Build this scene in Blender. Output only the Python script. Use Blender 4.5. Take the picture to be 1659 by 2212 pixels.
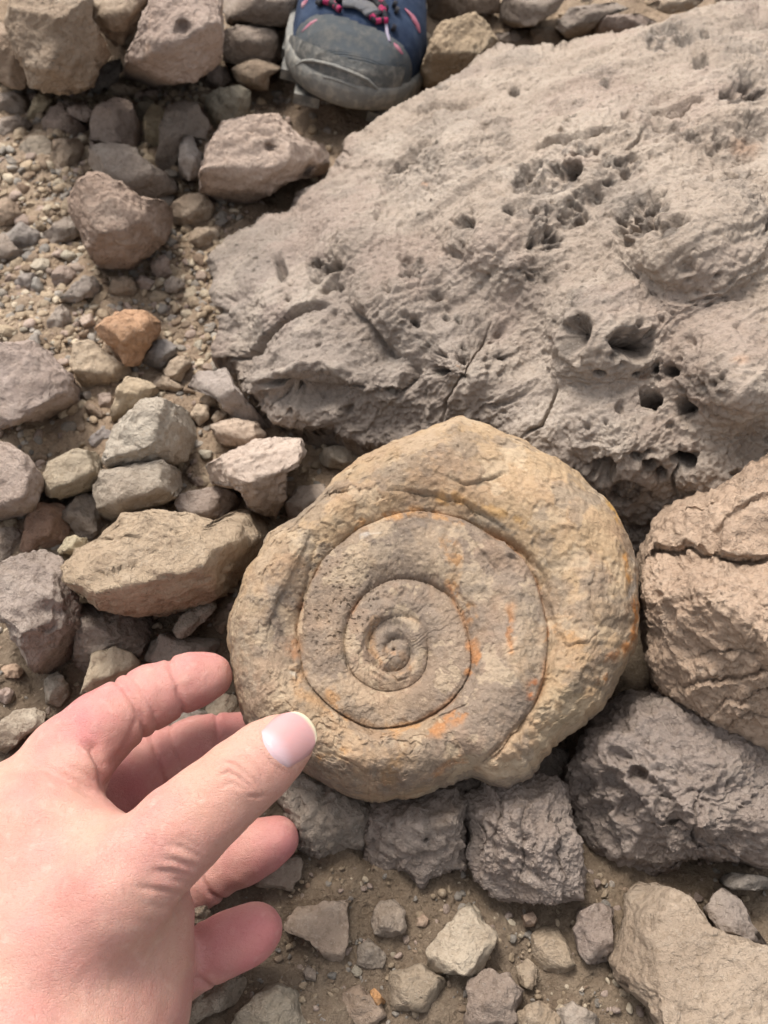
import bpy, bmesh, math, random
import numpy as np
from mathutils import Vector
from mathutils.bvhtree import BVHTree

sc = bpy.context.scene
for o in list(bpy.data.objects):
    bpy.data.objects.remove(o, do_unlink=True)
COL = sc.collection

# ------------------------------------------------------------------ camera, sky, sun, exposure
K = 0.8                       # model unit -> metres
CAM_H = 0.40                  # camera height in model units
PITCH = math.radians(55)      # below the horizon
VFOV = math.radians(60)
cam_d = bpy.data.cameras.new('camera')
cam = bpy.data.objects.new('camera', cam_d)
COL.objects.link(cam)
cam.location = (0, 0, CAM_H * K)
cam.rotation_euler = (math.pi / 2 - PITCH, 0, 0)
cam_d.sensor_fit = 'VERTICAL'
cam_d.sensor_height = 24.0
cam_d.lens = 12.0 / math.tan(VFOV / 2)
cam_d.clip_start = 0.01
cam_d.clip_end = 2000
cam_d.dof.use_dof = True
cam_d.dof.focus_distance = 0.345 * K
cam_d.dof.aperture_fstop = cam_d.lens / 1.5      # about a phone's 1.5 mm pupil
sc.camera = cam

SUN_EL, SUN_AZ = math.radians(60), math.radians(-28)   # azimuth from +y (away from the camera) towards -x
w = bpy.data.worlds.new('World')
sc.world = w
w.use_nodes = True
nt = w.node_tree
nt.nodes.clear()
sky = nt.nodes.new('ShaderNodeTexSky')
sky.sky_type = 'NISHITA'
sky.sun_disc = False
sky.sun_elevation = SUN_EL
sky.sun_rotation = SUN_AZ
sky.air_density = 1.0
sky.dust_density = 4.0
hs = nt.nodes.new('ShaderNodeHueSaturation')
hs.inputs['Saturation'].default_value = 0.24      # thin overcast: a greyer sky
bgd = nt.nodes.new('ShaderNodeBackground')
bgd.inputs['Strength'].default_value = 0.105
wo = nt.nodes.new('ShaderNodeOutputWorld')
nt.links.new(sky.outputs[0], hs.inputs['Color'])
nt.links.new(hs.outputs[0], bgd.inputs['Color'])
nt.links.new(bgd.outputs[0], wo.inputs['Surface'])
sd = bpy.data.lights.new('sun', 'SUN')
sd.energy = 1.5
sd.angle = math.radians(19)
sd.color = (1.0, 0.945, 0.87)
sun = bpy.data.objects.new('sun', sd)
COL.objects.link(sun)
to_sun = Vector((math.sin(SUN_AZ) * math.cos(SUN_EL), math.cos(SUN_AZ) * math.cos(SUN_EL), math.sin(SUN_EL)))
sun.rotation_euler = to_sun.to_track_quat('Z', 'Y').to_euler()
sun.location = (0, 0, 3)
vs = sc.view_settings
vs.view_transform = 'Standard'
vs.look = 'None'
vs.exposure = 1.34
vs.gamma = 1.0
vs.use_curve_mapping = False
sc.render.engine = 'CYCLES'
sc.cycles.use_denoising = True
sc.cycles.max_bounces = 6

# ------------------------------------------------------------------ projection helpers (plan units = pixels of a 1659x2212 plan)
CAM = np.array([0.0, 0.0, CAM_H])
FW = np.array([0.0, math.cos(PITCH), -math.sin(PITCH)])
UP = np.array([0.0, math.sin(PITCH), math.cos(PITCH)])
RT = np.array([1.0, 0.0, 0.0])
TV = math.tan(VFOV / 2)
TH = TV * 0.75
VIEWS = {'D': (0, 0, 1), 'A': (0, 0, .5), 'B': (829.5, 0, .5), 'C': (0, 553, .5), 'Q': (829.5, 553, .5),
         'E': (0, 987.5, .5), 'G': (0, 1371.5, .5), 'H': (548.6, 1591, .6693), 'Z': (471.8, 888.8, .5622),
         'Y': (0, 548.6, .2976), 'X': (548.6, 0, .2645), 'R': (1206.9, 1426.4, .2725)}

def tod(view, pts):
    ox, oy, s = VIEWS[view]
    return np.array([(ox + x * s, oy + y * s) for x, y in pts], float)

def rays(p):
    p = np.asarray(p, float)
    x = (p[..., 0] / 1659 - .5) * 2 * TH
    y = (.5 - p[..., 1] / 2212) * 2 * TV
    return FW + x[..., None] * RT + y[..., None] * UP          # depth-1 vectors

def at_z(p, z):
    r = rays(p)
    t = (np.asarray(z) - CAM_H) / r[..., 2]
    return CAM + t[..., None] * r

def at_d(p, d):
    return CAM + np.asarray(d)[..., None] * rays(p)

def at_plane(p, c, n):
    r = rays(p)
    t = ((c - CAM) @ n) / (r @ n)
    return CAM + t[..., None] * r

def proj(v):
    q = v - CAM
    d = q @ FW
    return np.stack([((q @ RT) / d / (2 * TH) + .5) * 1659, (.5 - (q @ UP) / d / (2 * TV)) * 2212, d], -1)

PXD = 2 * TH / 1659           # size of one plan pixel per unit depth

# ------------------------------------------------------------------ numpy noise
_G = np.array([(1,1,0),(-1,1,0),(1,-1,0),(-1,-1,0),(1,0,1),(-1,0,1),(1,0,-1),(-1,0,-1),(0,1,1),(0,-1,1),(0,1,-1),(0,-1,-1)], np.float32)

def pn(p, seed=0):
    p = np.asarray(p, np.float32)
    i = np.floor(p)
    f = p - i
    i = i.astype(np.int64)
    u = f * f * f * (f * (f * 6 - 15) + 10)
    out = np.zeros(len(p), np.float32)
    for dx in (0, 1):
        wx = u[:, 0] if dx else 1 - u[:, 0]
        for dy in (0, 1):
            wy = u[:, 1] if dy else 1 - u[:, 1]
            for dz in (0, 1):
                wz = u[:, 2] if dz else 1 - u[:, 2]
                h = ((i[:, 0] + dx) * 374761393 + (i[:, 1] + dy) * 668265263 + (i[:, 2] + dz) * 1274126177 + seed * 974634277) & 0xffffffff
                h = ((h ^ (h >> 13)) * 1103515245) & 0xffffffff
                h = (h ^ (h >> 16)) % 12
                g = _G[h]
                out += wx * wy * wz * (g[:, 0] * (f[:, 0] - dx) + g[:, 1] * (f[:, 1] - dy) + g[:, 2] * (f[:, 2] - dz))
    return out

def fbm(p, o=4, gain=.5, seed=0):
    p = np.asarray(p, np.float32)
    a, s = 1.0, np.zeros(len(p), np.float32)
    for k in range(o):
        s += a * pn(p * (2.03 ** k) + 17.3 * k, seed + k)
        a *= gain
    return s

def ridged(p, o=4, gain=.5, seed=0):
    p = np.asarray(p, np.float32)
    a, s = 1.0, np.zeros(len(p), np.float32)
    for k in range(o):
        s += a * (1 - 2 * np.abs(pn(p * (2.03 ** k) + 11.7 * k, seed + k)) * 1.4)
        a *= gain
    return s

def sstep(a, b, x):
    t = np.clip((x - a) / (b - a), 0, 1)
    return t * t * (3 - 2 * t)

def seg_dist(p, line, closed=False):
    """distance of points (N,2) to a polyline; also the nearest point and signed side"""
    line = np.asarray(line, float)
    a = line if closed else line[:-1]
    b = np.roll(line, -1, 0) if closed else line[1:]
    best = np.full(len(p), 1e18)
    near = np.zeros((len(p), 2))
    side = np.zeros(len(p))
    for q0, q1 in zip(a, b):
        e = q1 - q0
        L = e @ e + 1e-12
        t = np.clip(((p - q0) @ e) / L, 0, 1)
        c = q0 + t[:, None] * e
        d = ((p - c) ** 2).sum(1)
        m = d < best
        best[m] = d[m]
        near[m] = c[m]
        side[m] = (e[0] * (p[m, 1] - q0[1]) - e[1] * (p[m, 0] - q0[0]))
    return np.sqrt(best), near, side

def in_poly(p, poly):
    p = np.asarray(p, float)
    poly = np.asarray(poly, float)
    ins = np.zeros(len(p), bool)
    x, y = p[:, 0], p[:, 1]
    q = np.roll(poly, 1, 0)
    for (x0, y0), (x1, y1) in zip(poly, q):
        c = ((y0 > y) != (y1 > y)) & (x < (x1 - x0) * (y - y0) / (y1 - y0 + 1e-12) + x0)
        ins ^= c
    return ins

# ------------------------------------------------------------------ object helpers
def new_mesh(name, v, f, mat=None, smooth=True, cols=None, attrs=None):
    me = bpy.data.meshes.new(name)
    v = np.asarray(v, np.float32)
    if isinstance(f, np.ndarray):
        k = f.shape[1]
        me.vertices.add(len(v))
        me.vertices.foreach_set('co', v.ravel())
        me.loops.add(f.size)
        me.polygons.add(len(f))
        me.loops.foreach_set('vertex_index', f.ravel().astype(np.int32))
        me.polygons.foreach_set('loop_start', (np.arange(len(f)) * k).astype(np.int32))
        me.update(calc_edges=True)
        me.validate()
    else:
        me.from_pydata(v.tolist(), [], f)
        me.update()
    if smooth:
        me.polygons.foreach_set('use_smooth', np.ones(len(me.polygons), bool))
    if cols is not None and len(me.vertices) == len(cols):
        ca = me.color_attributes.new('tint', 'FLOAT_COLOR', 'POINT')
        c4 = np.ones((len(cols), 4), np.float32)
        c4[:, :3] = cols
        ca.data.foreach_set('color', c4.ravel())
    if mat:
        me.materials.append(mat)
    return me

def tag(o, label=None, cat=None, group=None, kind=None):
    if label: o['label'] = label
    if cat: o['category'] = cat
    if group: o['group'] = group
    if kind: o['kind'] = kind
    return o

def mk(name, v, f, mat, loc=(0, 0, 0), parent=None, smooth=True, cols=None):
    """v in model units, relative to loc (model units); for a child, loc is relative to the parent"""
    me = new_mesh(name, np.asarray(v) * K, f, mat, smooth, cols)
    o = bpy.data.objects.new(name, me)
    o.location = tuple(np.asarray(loc) * K)
    COL.objects.link(o)
    if parent is not None:
        o.parent = parent
    return o

_ico = {}
def ico(sub):
    if sub not in _ico:
        bm = bmesh.new()
        bmesh.ops.create_icosphere(bm, subdivisions=sub, radius=1.0)
        v = np.array([x.co[:] for x in bm.verts])
        v /= np.linalg.norm(v, axis=1)[:, None]
        f = np.array([[q.index for q in x.verts] for x in bm.faces])
        bm.free()
        _ico[sub] = (v, f)
    return _ico[sub]

# ------------------------------------------------------------------ materials
class NT:
    def __init__(s, name):
        s.m = bpy.data.materials.new(name)
        s.m.use_nodes = True
        s.t = s.m.node_tree
        s.t.nodes.clear()
        s.out = s.t.nodes.new('ShaderNodeOutputMaterial')
        s.b = s.t.nodes.new('ShaderNodeBsdfPrincipled')
        s.t.links.new(s.b.outputs[0], s.out.inputs[0])
    def n(s, kind, **kw):
        x = s.t.nodes.new('ShaderNode' + kind)
        for k, v in kw.items():
            setattr(x, k, v)
        return x
    def l(s, a, b):
        s.t.links.new(a, b)
    def val(s, sock, v):
        if hasattr(v, 'links'): s.l(v, sock)
        elif isinstance(v, tuple) and len(v) == 3 and sock.type == 'RGBA': sock.default_value = (*v, 1)
        else: sock.default_value = v
    def noise(s, vec, scale, detail=4, rough=.55, dist=0):
        x = s.n('TexNoise')
        s.l(vec, x.inputs['Vector'])
        x.inputs['Scale'].default_value = scale
        x.inputs['Detail'].default_value = detail
        x.inputs['Roughness'].default_value = rough
        x.inputs['Distortion'].default_value = dist
        return x.outputs[0]
    def voro(s, vec, scale, feature='F1', rand=1):
        x = s.n('TexVoronoi', feature=feature)
        s.l(vec, x.inputs['Vector'])
        x.inputs['Scale'].default_value = scale
        x.inputs['Randomness'].default_value = rand
        return x.outputs[0]
    def rng(s, v, a, b, c=0., d=1.):
        x = s.n('MapRange')
        x.interpolation_type = 'SMOOTHSTEP'
        s.l(v, x.inputs[0])
        for i, q in enumerate((a, b, c, d)): x.inputs[1 + i].default_value = q
        return x.outputs[0]
    def math(s, op, a, b=0.):
        x = s.n('Math', operation=op)
        s.val(x.inputs[0], a); s.val(x.inputs[1], b)
        return x.outputs[0]
    def mix(s, fac, a, b, mode='MIX'):
        x = s.n('Mix', data_type='RGBA', blend_type=mode)
        s.val(x.inputs[0], fac); s.val(x.inputs[6], a); s.val(x.inputs[7], b)
        return x.outputs[2]
    def bump(s, h, dist, strength=1., normal=None):
        x = s.n('Bump')
        x.inputs['Strength'].default_value = strength
        x.inputs['Distance'].default_value = dist
        s.l(h, x.inputs['Height'])
        if normal is not None: s.l(normal, x.inputs['Normal'])
        return x.outputs[0]
    def coords(s, rnd=True):
        tc = s.n('TexCoord')
        if not rnd: return tc.outputs['Object']
        oi = s.n('ObjectInfo')
        a = s.n('VectorMath', operation='ADD')
        sc_ = s.n('VectorMath', operation='SCALE')
        comb = s.n('CombineXYZ')
        for i in range(3): s.l(oi.outputs['Random'], comb.inputs[i])
        s.l(comb.outputs[0], sc_.inputs[0]); sc_.inputs['Scale'].default_value = 7.3
        s.l(tc.outputs['Object'], a.inputs[0]); s.l(sc_.outputs[0], a.inputs[1])
        return a.outputs[0]

def rock_mat(name, src='object', stain=(.36, .24, .13), stain_amt=.25, pale=(.46, .40, .33), pale_amt=.35, rough_bump=1., pits=0., cont=1., layers=0., cs=None, b2=.65):
    s = NT(name)
    v = s.coords(src == 'object')
    if cs:
        vm = s.n('VectorMath', operation='SCALE'); s.l(v, vm.inputs[0]); vm.inputs['Scale'].default_value = cs; v = vm.outputs[0]
    if src == 'object':
        base = s.n('ObjectInfo').outputs['Color']
    else:
        a = s.n('VertexColor'); a.layer_name = 'tint'
        base = a.outputs['Color']
    n1 = s.noise(v, 22, 5, .6, .6)
    n2 = s.noise(v, 75, 6, .65, .3)
    n3 = s.noise(v, 420, 4, .6)
    n4 = s.noise(v, 38, 5, .62, 1.0)
    c = s.mix(s.rng(n1, .30, .72, 0, .8 * cont), base, s.mix(1., base, (.68, .64, .61), 'MULTIPLY'))
    c = s.mix(s.rng(n4, .54, .74, 0, stain_amt), c, s.mix(.45, base, stain))
    c = s.mix(s.rng(n2, .50, .74, 0, pale_amt), c, s.mix(.5, base, pale))
    c = s.mix(s.rng(n3, .36, .50, .40, 0), c, s.mix(1., c, (.58, .54, .49), 'MULTIPLY'))
    n5 = s.noise(v, 900, 2, .5)
    c = s.mix(s.rng(n5, .60, .70, 0, .35), c, s.mix(.6, c, pale))
    s.l(c, s.b.inputs['Base Color'])
    s.b.inputs['Roughness'].default_value = .92
    s.b.inputs['Specular IOR Level'].default_value = .2
    nb = s.bump(n2, .006 * rough_bump * b2, .8)
    if layers:
        mp = s.n('Mapping'); s.l(v, mp.inputs[0]); mp.inputs['Scale'].default_value = (25, 60, 190); mp.inputs['Rotation'].default_value = (.5, .3, 0)
        nb = s.bump(s.noise(mp.outputs[0], 1.0, 4, .6, .5), .004 * layers, .8, nb)
    nb = s.bump(s.noise(v, 260, 6, .7), .0022 * rough_bump, .9, nb)
    if pits:
        p = s.voro(v, 240, 'SMOOTH_F1')
        nb = s.bump(s.rng(p, .0, .35), .0016 * pits, .7, nb)
    nb = s.bump(n3, .0009 * rough_bump, .8, nb)
    s.l(nb, s.b.inputs['Normal'])
    return s.m

M_STONE = rock_mat('limestone')
M_STONE_R = rock_mat('rough_limestone', rough_bump=1.2, pits=.5, stain_amt=.40)
M_STONE_O = rock_mat('ochre_stained_stone', stain=(.47, .26, .12), stain_amt=.6, rough_bump=1.2)
M_STONE_B = rock_mat('bedded_brown_stone', stain=(.40, .23, .13), stain_amt=.45, rough_bump=1.2, pits=.5, layers=.8, cont=.7)
M_SMOOTH = rock_mat('smooth_limestone', rough_bump=.55, stain_amt=.15)
M_BOULDER = rock_mat('boulder_limestone', src='tint', stain=(.36, .27, .20), stain_amt=.35, rough_bump=.95, pits=.6, cont=.8, b2=.35)
M_FOSSIL = rock_mat('fossil_stone', src='tint', stain=(.50, .27, .09), stain_amt=.30, pale=(.50, .40, .28), pale_amt=.30, rough_bump=.55, pits=.35, cont=.6, b2=.22)
M_SOIL = rock_mat('dry_soil', src='tint', stain=(.25, .16, .09), stain_amt=.4, pale=(.42, .34, .24), rough_bump=1.4, pits=1.0)
M_PEBBLE = rock_mat('pebble_stone', cs=.012, rough_bump=.6)
M_GRAVEL = rock_mat('gravel_stone', src='tint', rough_bump=.8)

# ------------------------------------------------------------------ ground
def ground_z(x, y):
    p = np.stack([x, y, np.zeros_like(x)], -1)
    near = np.exp(-((x ** 2 + (y - .4) ** 2) / 1.6))
    return (fbm(p * 5, 3, .5, 5) * .012 + fbm(p * 28, 3, .55, 9) * .006 * near)

def sheet(lo, hi, n, far):
    a = np.linspace(lo, hi, n)
    g = np.geomspace(.02, far, 36)
    return np.concatenate([(lo - g)[::-1], a, hi + g])
gx = sheet(-.85, .85, 320, 700); gy = sheet(-.15, 1.45, 300, 700)
X, Y = np.meshgrid(gx, gy, indexing='xy')
gp = np.stack([X.ravel(), Y.ravel()], -1)
gz = ground_z(gp[:, 0], gp[:, 1])
p3 = np.stack([gp[:, 0], gp[:, 1], gz], -1)
inner = (np.abs(gp[:, 0]) < .86) & (gp[:, 1] > -.17) & (gp[:, 1] < 1.46)
p3[inner, 2] += fbm(p3[inner] * 90, 4, .6, 3) * .0032 + np.maximum(0, ridged(p3[inner] * 160, 2, .5, 8)) * .0009
tn = fbm(p3 * 9, 4, .55, 21)
tc = np.array([.362, .272, .192]) + np.clip(tn, -1, 1)[:, None] * np.array([.05, .036, .018])
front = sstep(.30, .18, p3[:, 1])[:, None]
tc = tc * (1 - .46 * front)  # darker brown foreground soil, with some of its shade put into the colour
nx, ny = len(gx), len(gy)
ii = (np.arange(ny - 1)[:, None] * nx + np.arange(nx - 1)[None, :]).ravel()
gf = np.stack([ii, ii + 1, ii + nx + 1, ii + nx], -1)
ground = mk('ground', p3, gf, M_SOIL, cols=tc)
tag(ground, 'dry brown soil under the loose stones', kind='structure')
# ------------------------------------------------------------------ the great pitted boulder
rng = np.random.default_rng(11)
BP = np.array([(445,553),(452,598),(462,648),(480,718),(462,748),(462,773),(495,788),(505,823),(535,863),(555,898),(600,923),(650,943),(700,941),(740,958),(780,968),(830,978),
      (900,1010),(1000,1100),(1150,1200),(1300,1250),(1390,1240),(1500,1200),(1700,1150),(1900,1000),(1960,500),(1900,-90),(1750,-60),
      (1650,15),(1530,20),(1455,30),(1420,50),(1330,70),(1265,80),(1230,92),(1180,98),(1080,105),(1030,125),(1000,150),(950,175),(905,205),(855,235),(830,255),
      (815,270),(800,293),(760,300),(745,340),(720,370),(700,395),(645,415),(620,445),(575,455),(500,500),(450,540)], float)
# jagged outline
_t = []
for a, b in zip(BP, np.roll(BP, -1, 0)):
    n = max(1, int(np.hypot(*(b - a)) / 9))
    for k in range(n): _t.append(a + (b - a) * k / n)
BPJ = np.array(_t)
_j = np.stack([BPJ[:, 0] * .03, BPJ[:, 1] * .03, np.zeros(len(BPJ))], -1)
BPJ = BPJ + np.stack([fbm(_j, 4, .6, 51), fbm(_j, 4, .6, 52)], -1) * 6
BCTRL = np.array([(450,560,.030),(470,760,.022),(560,880,.030),(640,930,.030),(760,950,.034),(850,980,.034),(1000,1060,.030),(1200,1180,.026),(1390,1220,.022),(1560,1180,.030),
      (500,500,.030),(620,440,.034),(720,370,.040),(760,300,.052),(830,255,.062),(950,175,.072),(1030,125,.078),(1230,92,.085),(1455,30,.09),(1650,10,.095),
      (620,640,.066),(620,800,.062),(760,500,.085),(800,800,.066),(860,640,.088),(1000,300,.098),(1100,500,.115),(1000,760,.092),(1150,840,.076),(1300,300,.122),(1300,700,.115),(1350,900,.088),
      (1500,500,.14),(1550,200,.125),(1600,800,.125),(1600,1000,.085),(1850,500,.15),(1850,0,.11),(1800,1000,.09)])
bxs = np.arange(400, 1996, 2.25); bys = np.arange(-138, 1298, 2.25)
BX, BY = np.meshgrid(bxs, bys, indexing='xy')
bp = np.stack([BX.ravel(), BY.ravel()], -1)
dist, near_, _ = seg_dist(bp, BPJ, True)
inside = in_poly(bp, BPJ)
sdist = np.where(inside, dist, -dist)
keep = sdist > -44
def bz(p):
    d2 = ((p[:, None, :] - BCTRL[None, :, :2]) ** 2).sum(2)
    wt = 1 / (d2 + 60 ** 2) ** 1.6
    return (wt * BCTRL[:, 2]).sum(1) / wt.sum(1)
zb = np.zeros(len(bp)); src_px = np.where((sdist < 0)[:, None], near_, bp)
for k in range(0, len(bp), 40000):
    zb[k:k + 40000] = bz(src_px[k:k + 40000])
dd = np.clip(sdist / 62, 0, 1)
zb -= .017 * (1 - np.sqrt(np.clip(1 - (1 - dd) ** 2, 0, 1)))
pos = at_z(src_px, zb)
# side walls go down and tuck in under the rim
cen = at_z(np.array([[1150., 650.]]), .08)[0]
outv = np.clip(-sdist / 44, 0, 1)
inw = cen[:2] - pos[:, :2]; inw /= np.linalg.norm(inw, axis=1)[:, None]
drop = np.where(sdist < 0, outv * np.maximum(.135, zb + .03), 0)
pos[:, 2] -= drop
pos[:, :2] += inw * (np.minimum(drop, .135) * .38)[:, None]
H_, W_ = BX.shape
def grid_normals(P):
    G = P.reshape(H_, W_, 3)
    du = np.gradient(G, axis=1); dv = np.gradient(G, axis=0)
    n = np.cross(dv, du).reshape(-1, 3)
    n /= np.linalg.norm(n, axis=1)[:, None] + 1e-12
    return n
nrm = grid_normals(pos)
nrm = np.where((nrm @ (-FW) < -.3)[:, None], -nrm, nrm)
# relief
st = np.stack([pos[:, 0] * .55 + pos[:, 1] * .35, pos[:, 1] - pos[:, 0] * .5, pos[:, 2]], -1)   # beds run towards the upper right
disp = fbm(st * np.array([9, 16, 12]), 4, .5, 31) * .0062
disp += ridged(st * np.array([22, 60, 40]), 3, .5, 33) * .0007
disp += fbm(pos * 70, 4, .62, 35) * .0017
tq = (fbm(st * np.array([5, 8, 6]) + 3.7, 2, .4, 47)) * 4.2
tq = np.floor(tq) + sstep(.84, .99, tq - np.floor(tq))
disp += (tq - tq[keep].mean()) * .0022 * sstep(-2, 55, sdist)
mrough = sstep(-.15, .35, fbm(pos * 14, 3, .5, 37))
disp += np.where(mrough > 0, fbm(pos * 190, 3, .6, 36) * .0011 * (.2 + mrough), 0)
# flake steps: terraces along the beds
tq = (fbm(st * np.array([7, 13, 9]), 4, .55, 41)) * 5
tq = np.floor(tq) + sstep(.72, .98, tq - np.floor(tq))
disp += (tq - tq[keep].mean()) * .0011
warp = np.stack([fbm(pos * 80, 3, .6, 43), fbm(pos * 80, 3, .6, 44)], -1) * 4.5 + np.stack([fbm(pos * 230, 2, .6, 45), fbm(pos * 230, 2, .6, 46)], -1) * .4
wp = bp + warp
pitd = np.zeros(len(bp)); vug = np.zeros(len(bp))
def window(cx, cy, r):
    x0 = max(0, int((cx - r - 400) / 2.25) - 1); x1 = min(W_, int((cx + r - 400) / 2.25) + 2)
    y0 = max(0, int((cy - r + 138) / 2.25) - 1); y1 = min(H_, int((cy + r + 138) / 2.25) + 2)
    if x1 <= x0 or y1 <= y0: return None
    return (np.arange(y0, y1)[:, None] * W_ + np.arange(x0, x1)[None, :]).ravel()
def pit(cx, cy, rx, ry, depth, k=2.0):
    """depth in plan pixels; steep walls, a rounded floor"""
    ix = window(cx, cy, max(rx, ry) * 1.4 + 12)
    if ix is None or len(ix) == 0: return
    q = wp[ix]
    rho = np.sqrt(((q[:, 0] - cx) / rx) ** 2 + ((q[:, 1] - cy) / ry) ** 2)
    v = depth * PXD * .85 * (.55 + .45 * sstep(60, 330, cy)) * np.clip(1 - rho ** k, 0, 1) ** .8
    pitd[ix] = np.maximum(pitd[ix], v) + .25 * np.minimum(pitd[ix], v)
def cluster(view, cx, cy, rx, ry, n, dep, big=.42):
    (cx, cy), = tod(view, [(cx, cy)]); s = VIEWS[view][2]; rx *= s; ry *= s
    ix = window(cx, cy, max(rx, ry) * 1.5)
    if ix is None or len(ix) == 0: return
    q = wp[ix]
    rho = np.sqrt(((q[:, 0] - cx) / rx) ** 2 + ((q[:, 1] - cy) / ry) ** 2)
    pitd[ix] += dep * .13 * PXD * min(rx, ry) * sstep(1.15, .5, rho) * (.4 + 1.2 * np.clip(fbm(pos[ix] * 90, 3, .6, 48) + .4, 0, 1))
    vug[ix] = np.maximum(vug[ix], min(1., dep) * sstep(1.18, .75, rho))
    area = rx * ry / 260.
    for _ in range(int(n * .5 + area * 3.2)):
        a = rng.uniform(0, 6.283); r = rng.uniform(0, 1) ** .6 * .98
        pr = rng.uniform(3.0, 7.5) if rng.random() < .72 else rng.uniform(7, 15)
        pr = min(pr, .6 * min(rx, ry)) * (.7 + .3 * dep)
        pit(cx + math.cos(a) * r * rx, cy + math.sin(a) * r * ry, pr * rng.uniform(.9, 1.5), pr * rng.uniform(.55, .9), pr * rng.uniform(.8, 1.6) * dep, rng.uniform(1.8, 2.6))
def hole(view, cx, cy, rx, ry, dep=1.0):
    (cx, cy), = tod(view, [(cx, cy)]); s = VIEWS[view][2]
    pit(cx, cy, rx * s, ry * s, 2.6 * min(rx, ry) * s * dep, 2.6)
    ix = window(cx, cy, max(rx, ry) * s * 1.6 + 8)
    if ix is not None and len(ix):
        rho = np.sqrt(((wp[ix, 0] - cx) / (rx * s)) ** 2 + ((wp[ix, 1] - cy) / (ry * s)) ** 2)
        vug[ix] = np.maximum(vug[ix], .9 * sstep(1.12, .95, rho))
    for _ in range(7):
        a = rng.uniform(0, 6.283); r = rng.uniform(.7, 1.25); pr = rng.uniform(.22, .55) * min(rx, ry) * s
        pit(cx + math.cos(a) * rx * s * r, cy + math.sin(a) * ry * s * r, pr, pr * .9, pr * 1.4, 3.)
for c in [('B',1230,185,120,62,34,1.3),('B',1565,400,105,52,30,1.25),('B',170,690,115,95,60,.55),('B',690,780,165,80,60,.9),('B',1050,728,72,36,14,1.0),
          ('B',1130,950,118,105,44,1.2),('B',1250,1030,50,42,10,1.1),('B',810,930,85,50,24,.9),('B',640,935,100,40,16,.7),('B',700,1030,82,48,18,1.0),
          ('B',1290,570,180,60,60,.6),('B',1560,790,105,55,40,.6),('B',1640,1015,55,50,14,1.2),('B',1590,560,80,60,24,.55),('B',860,650,110,28,20,.8),
          ('B',40,760,70,90,30,.6),('B',1480,640,120,40,20,.45),('B',380,730,60,40,10,.6),('B',1560,330,60,30,14,.8),
          ('Q',130,65,55,70,12,1.1),('Q',1390,560,120,45,24,.6),('Q',1310,660,50,60,14,.8),('Q',170,370,45,55,12,.6),('Q',350,355,50,40,8,.7),
          ('Q',940,925,60,48,12,.9),('Q',1050,1005,75,48,20,1.0),('Q',1160,915,60,32,12,.9),('Q',850,930,45,35,10,.8),('Q',510,420,50,35,8,.5),
          ('Q',1180,500,130,35,14,.6),('Q',830,190,60,40,10,.5),('Q',1560,980,80,40,16,.5),('Q',620,80,100,40,12,.45),('Q',410,300,40,40,8,.5),
          ('C',1370,50,50,60,10,.5),('C',1250,540,110,35,20,.55)]:
    cluster(*c)
for c in [('B',1385,160,22,17),('B',1370,278,36,28),('B',555,362,24,24),('B',820,512,20,13,.7),('B',790,547,22,13,.7),('B',820,740,45,40,.8),('B',1200,870,35,22),
          ('B',1060,1015,60,35,.8),('B',360,980,42,24,.8),('B',540,937,24,18),('B',975,795,32,12,.6),('B',250,370,40,12,.6),('B',960,372,30,14,.5),
          ('Q',850,345,52,72,.95),('Q',1030,375,60,44,.9),('Q',1085,400,62,42,1.1),('Q',1130,358,26,22,.7),('Q',940,470,20,14),('Q',1250,502,32,27),('Q',1180,495,20,15),('Q',1080,490,20,12),
          ('Q',1155,622,52,36,1.0),('Q',1300,655,36,34,.9),('Q',190,500,36,32),('Q',340,525,42,26,1.1),('Q',340,385,40,28,.8),('Q',130,276,24,18,.7),('Q',265,245,17,10,.8),('Q',320,252,22,14,.7),
          ('Q',40,590,30,24,.6),('Q',950,922,48,40,.7),('Q',1310,885,42,38,.9),('Q',1200,950,26,20),('Q',1150,910,40,22,.8),('Q',1100,880,30,20,.7),('Q',985,415,22,14,.6),
          ('C',1210,40,26,36,.9),('C',1420,45,60,22,.8),('C',1350,20,26,30,.8),('C',1150,555,45,22,.8),('C',940,245,18,26,.9),('Q',530,430,18,14,.8),('Q',1530,940,30,16,.6)]:
    hole(*c)
for c in [('B',930,330,90,30,20,.5),('B',1380,620,90,40,24,.7),('Q',760,300,45,30,10,.6),('Q',1450,650,90,40,16,.5),('Q',240,180,60,40,14,.5),('B',520,640,70,40,14,.4),('Q',1400,200,80,40,14,.4),
          ('B',960,700,50,30,12,.7),('B',880,860,60,30,14,.8),('B',1450,900,60,40,14,.5),('Q',650,960,60,30,12,.4),('C',1500,360,40,40,10,.4)]:
    cluster(*c)
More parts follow.
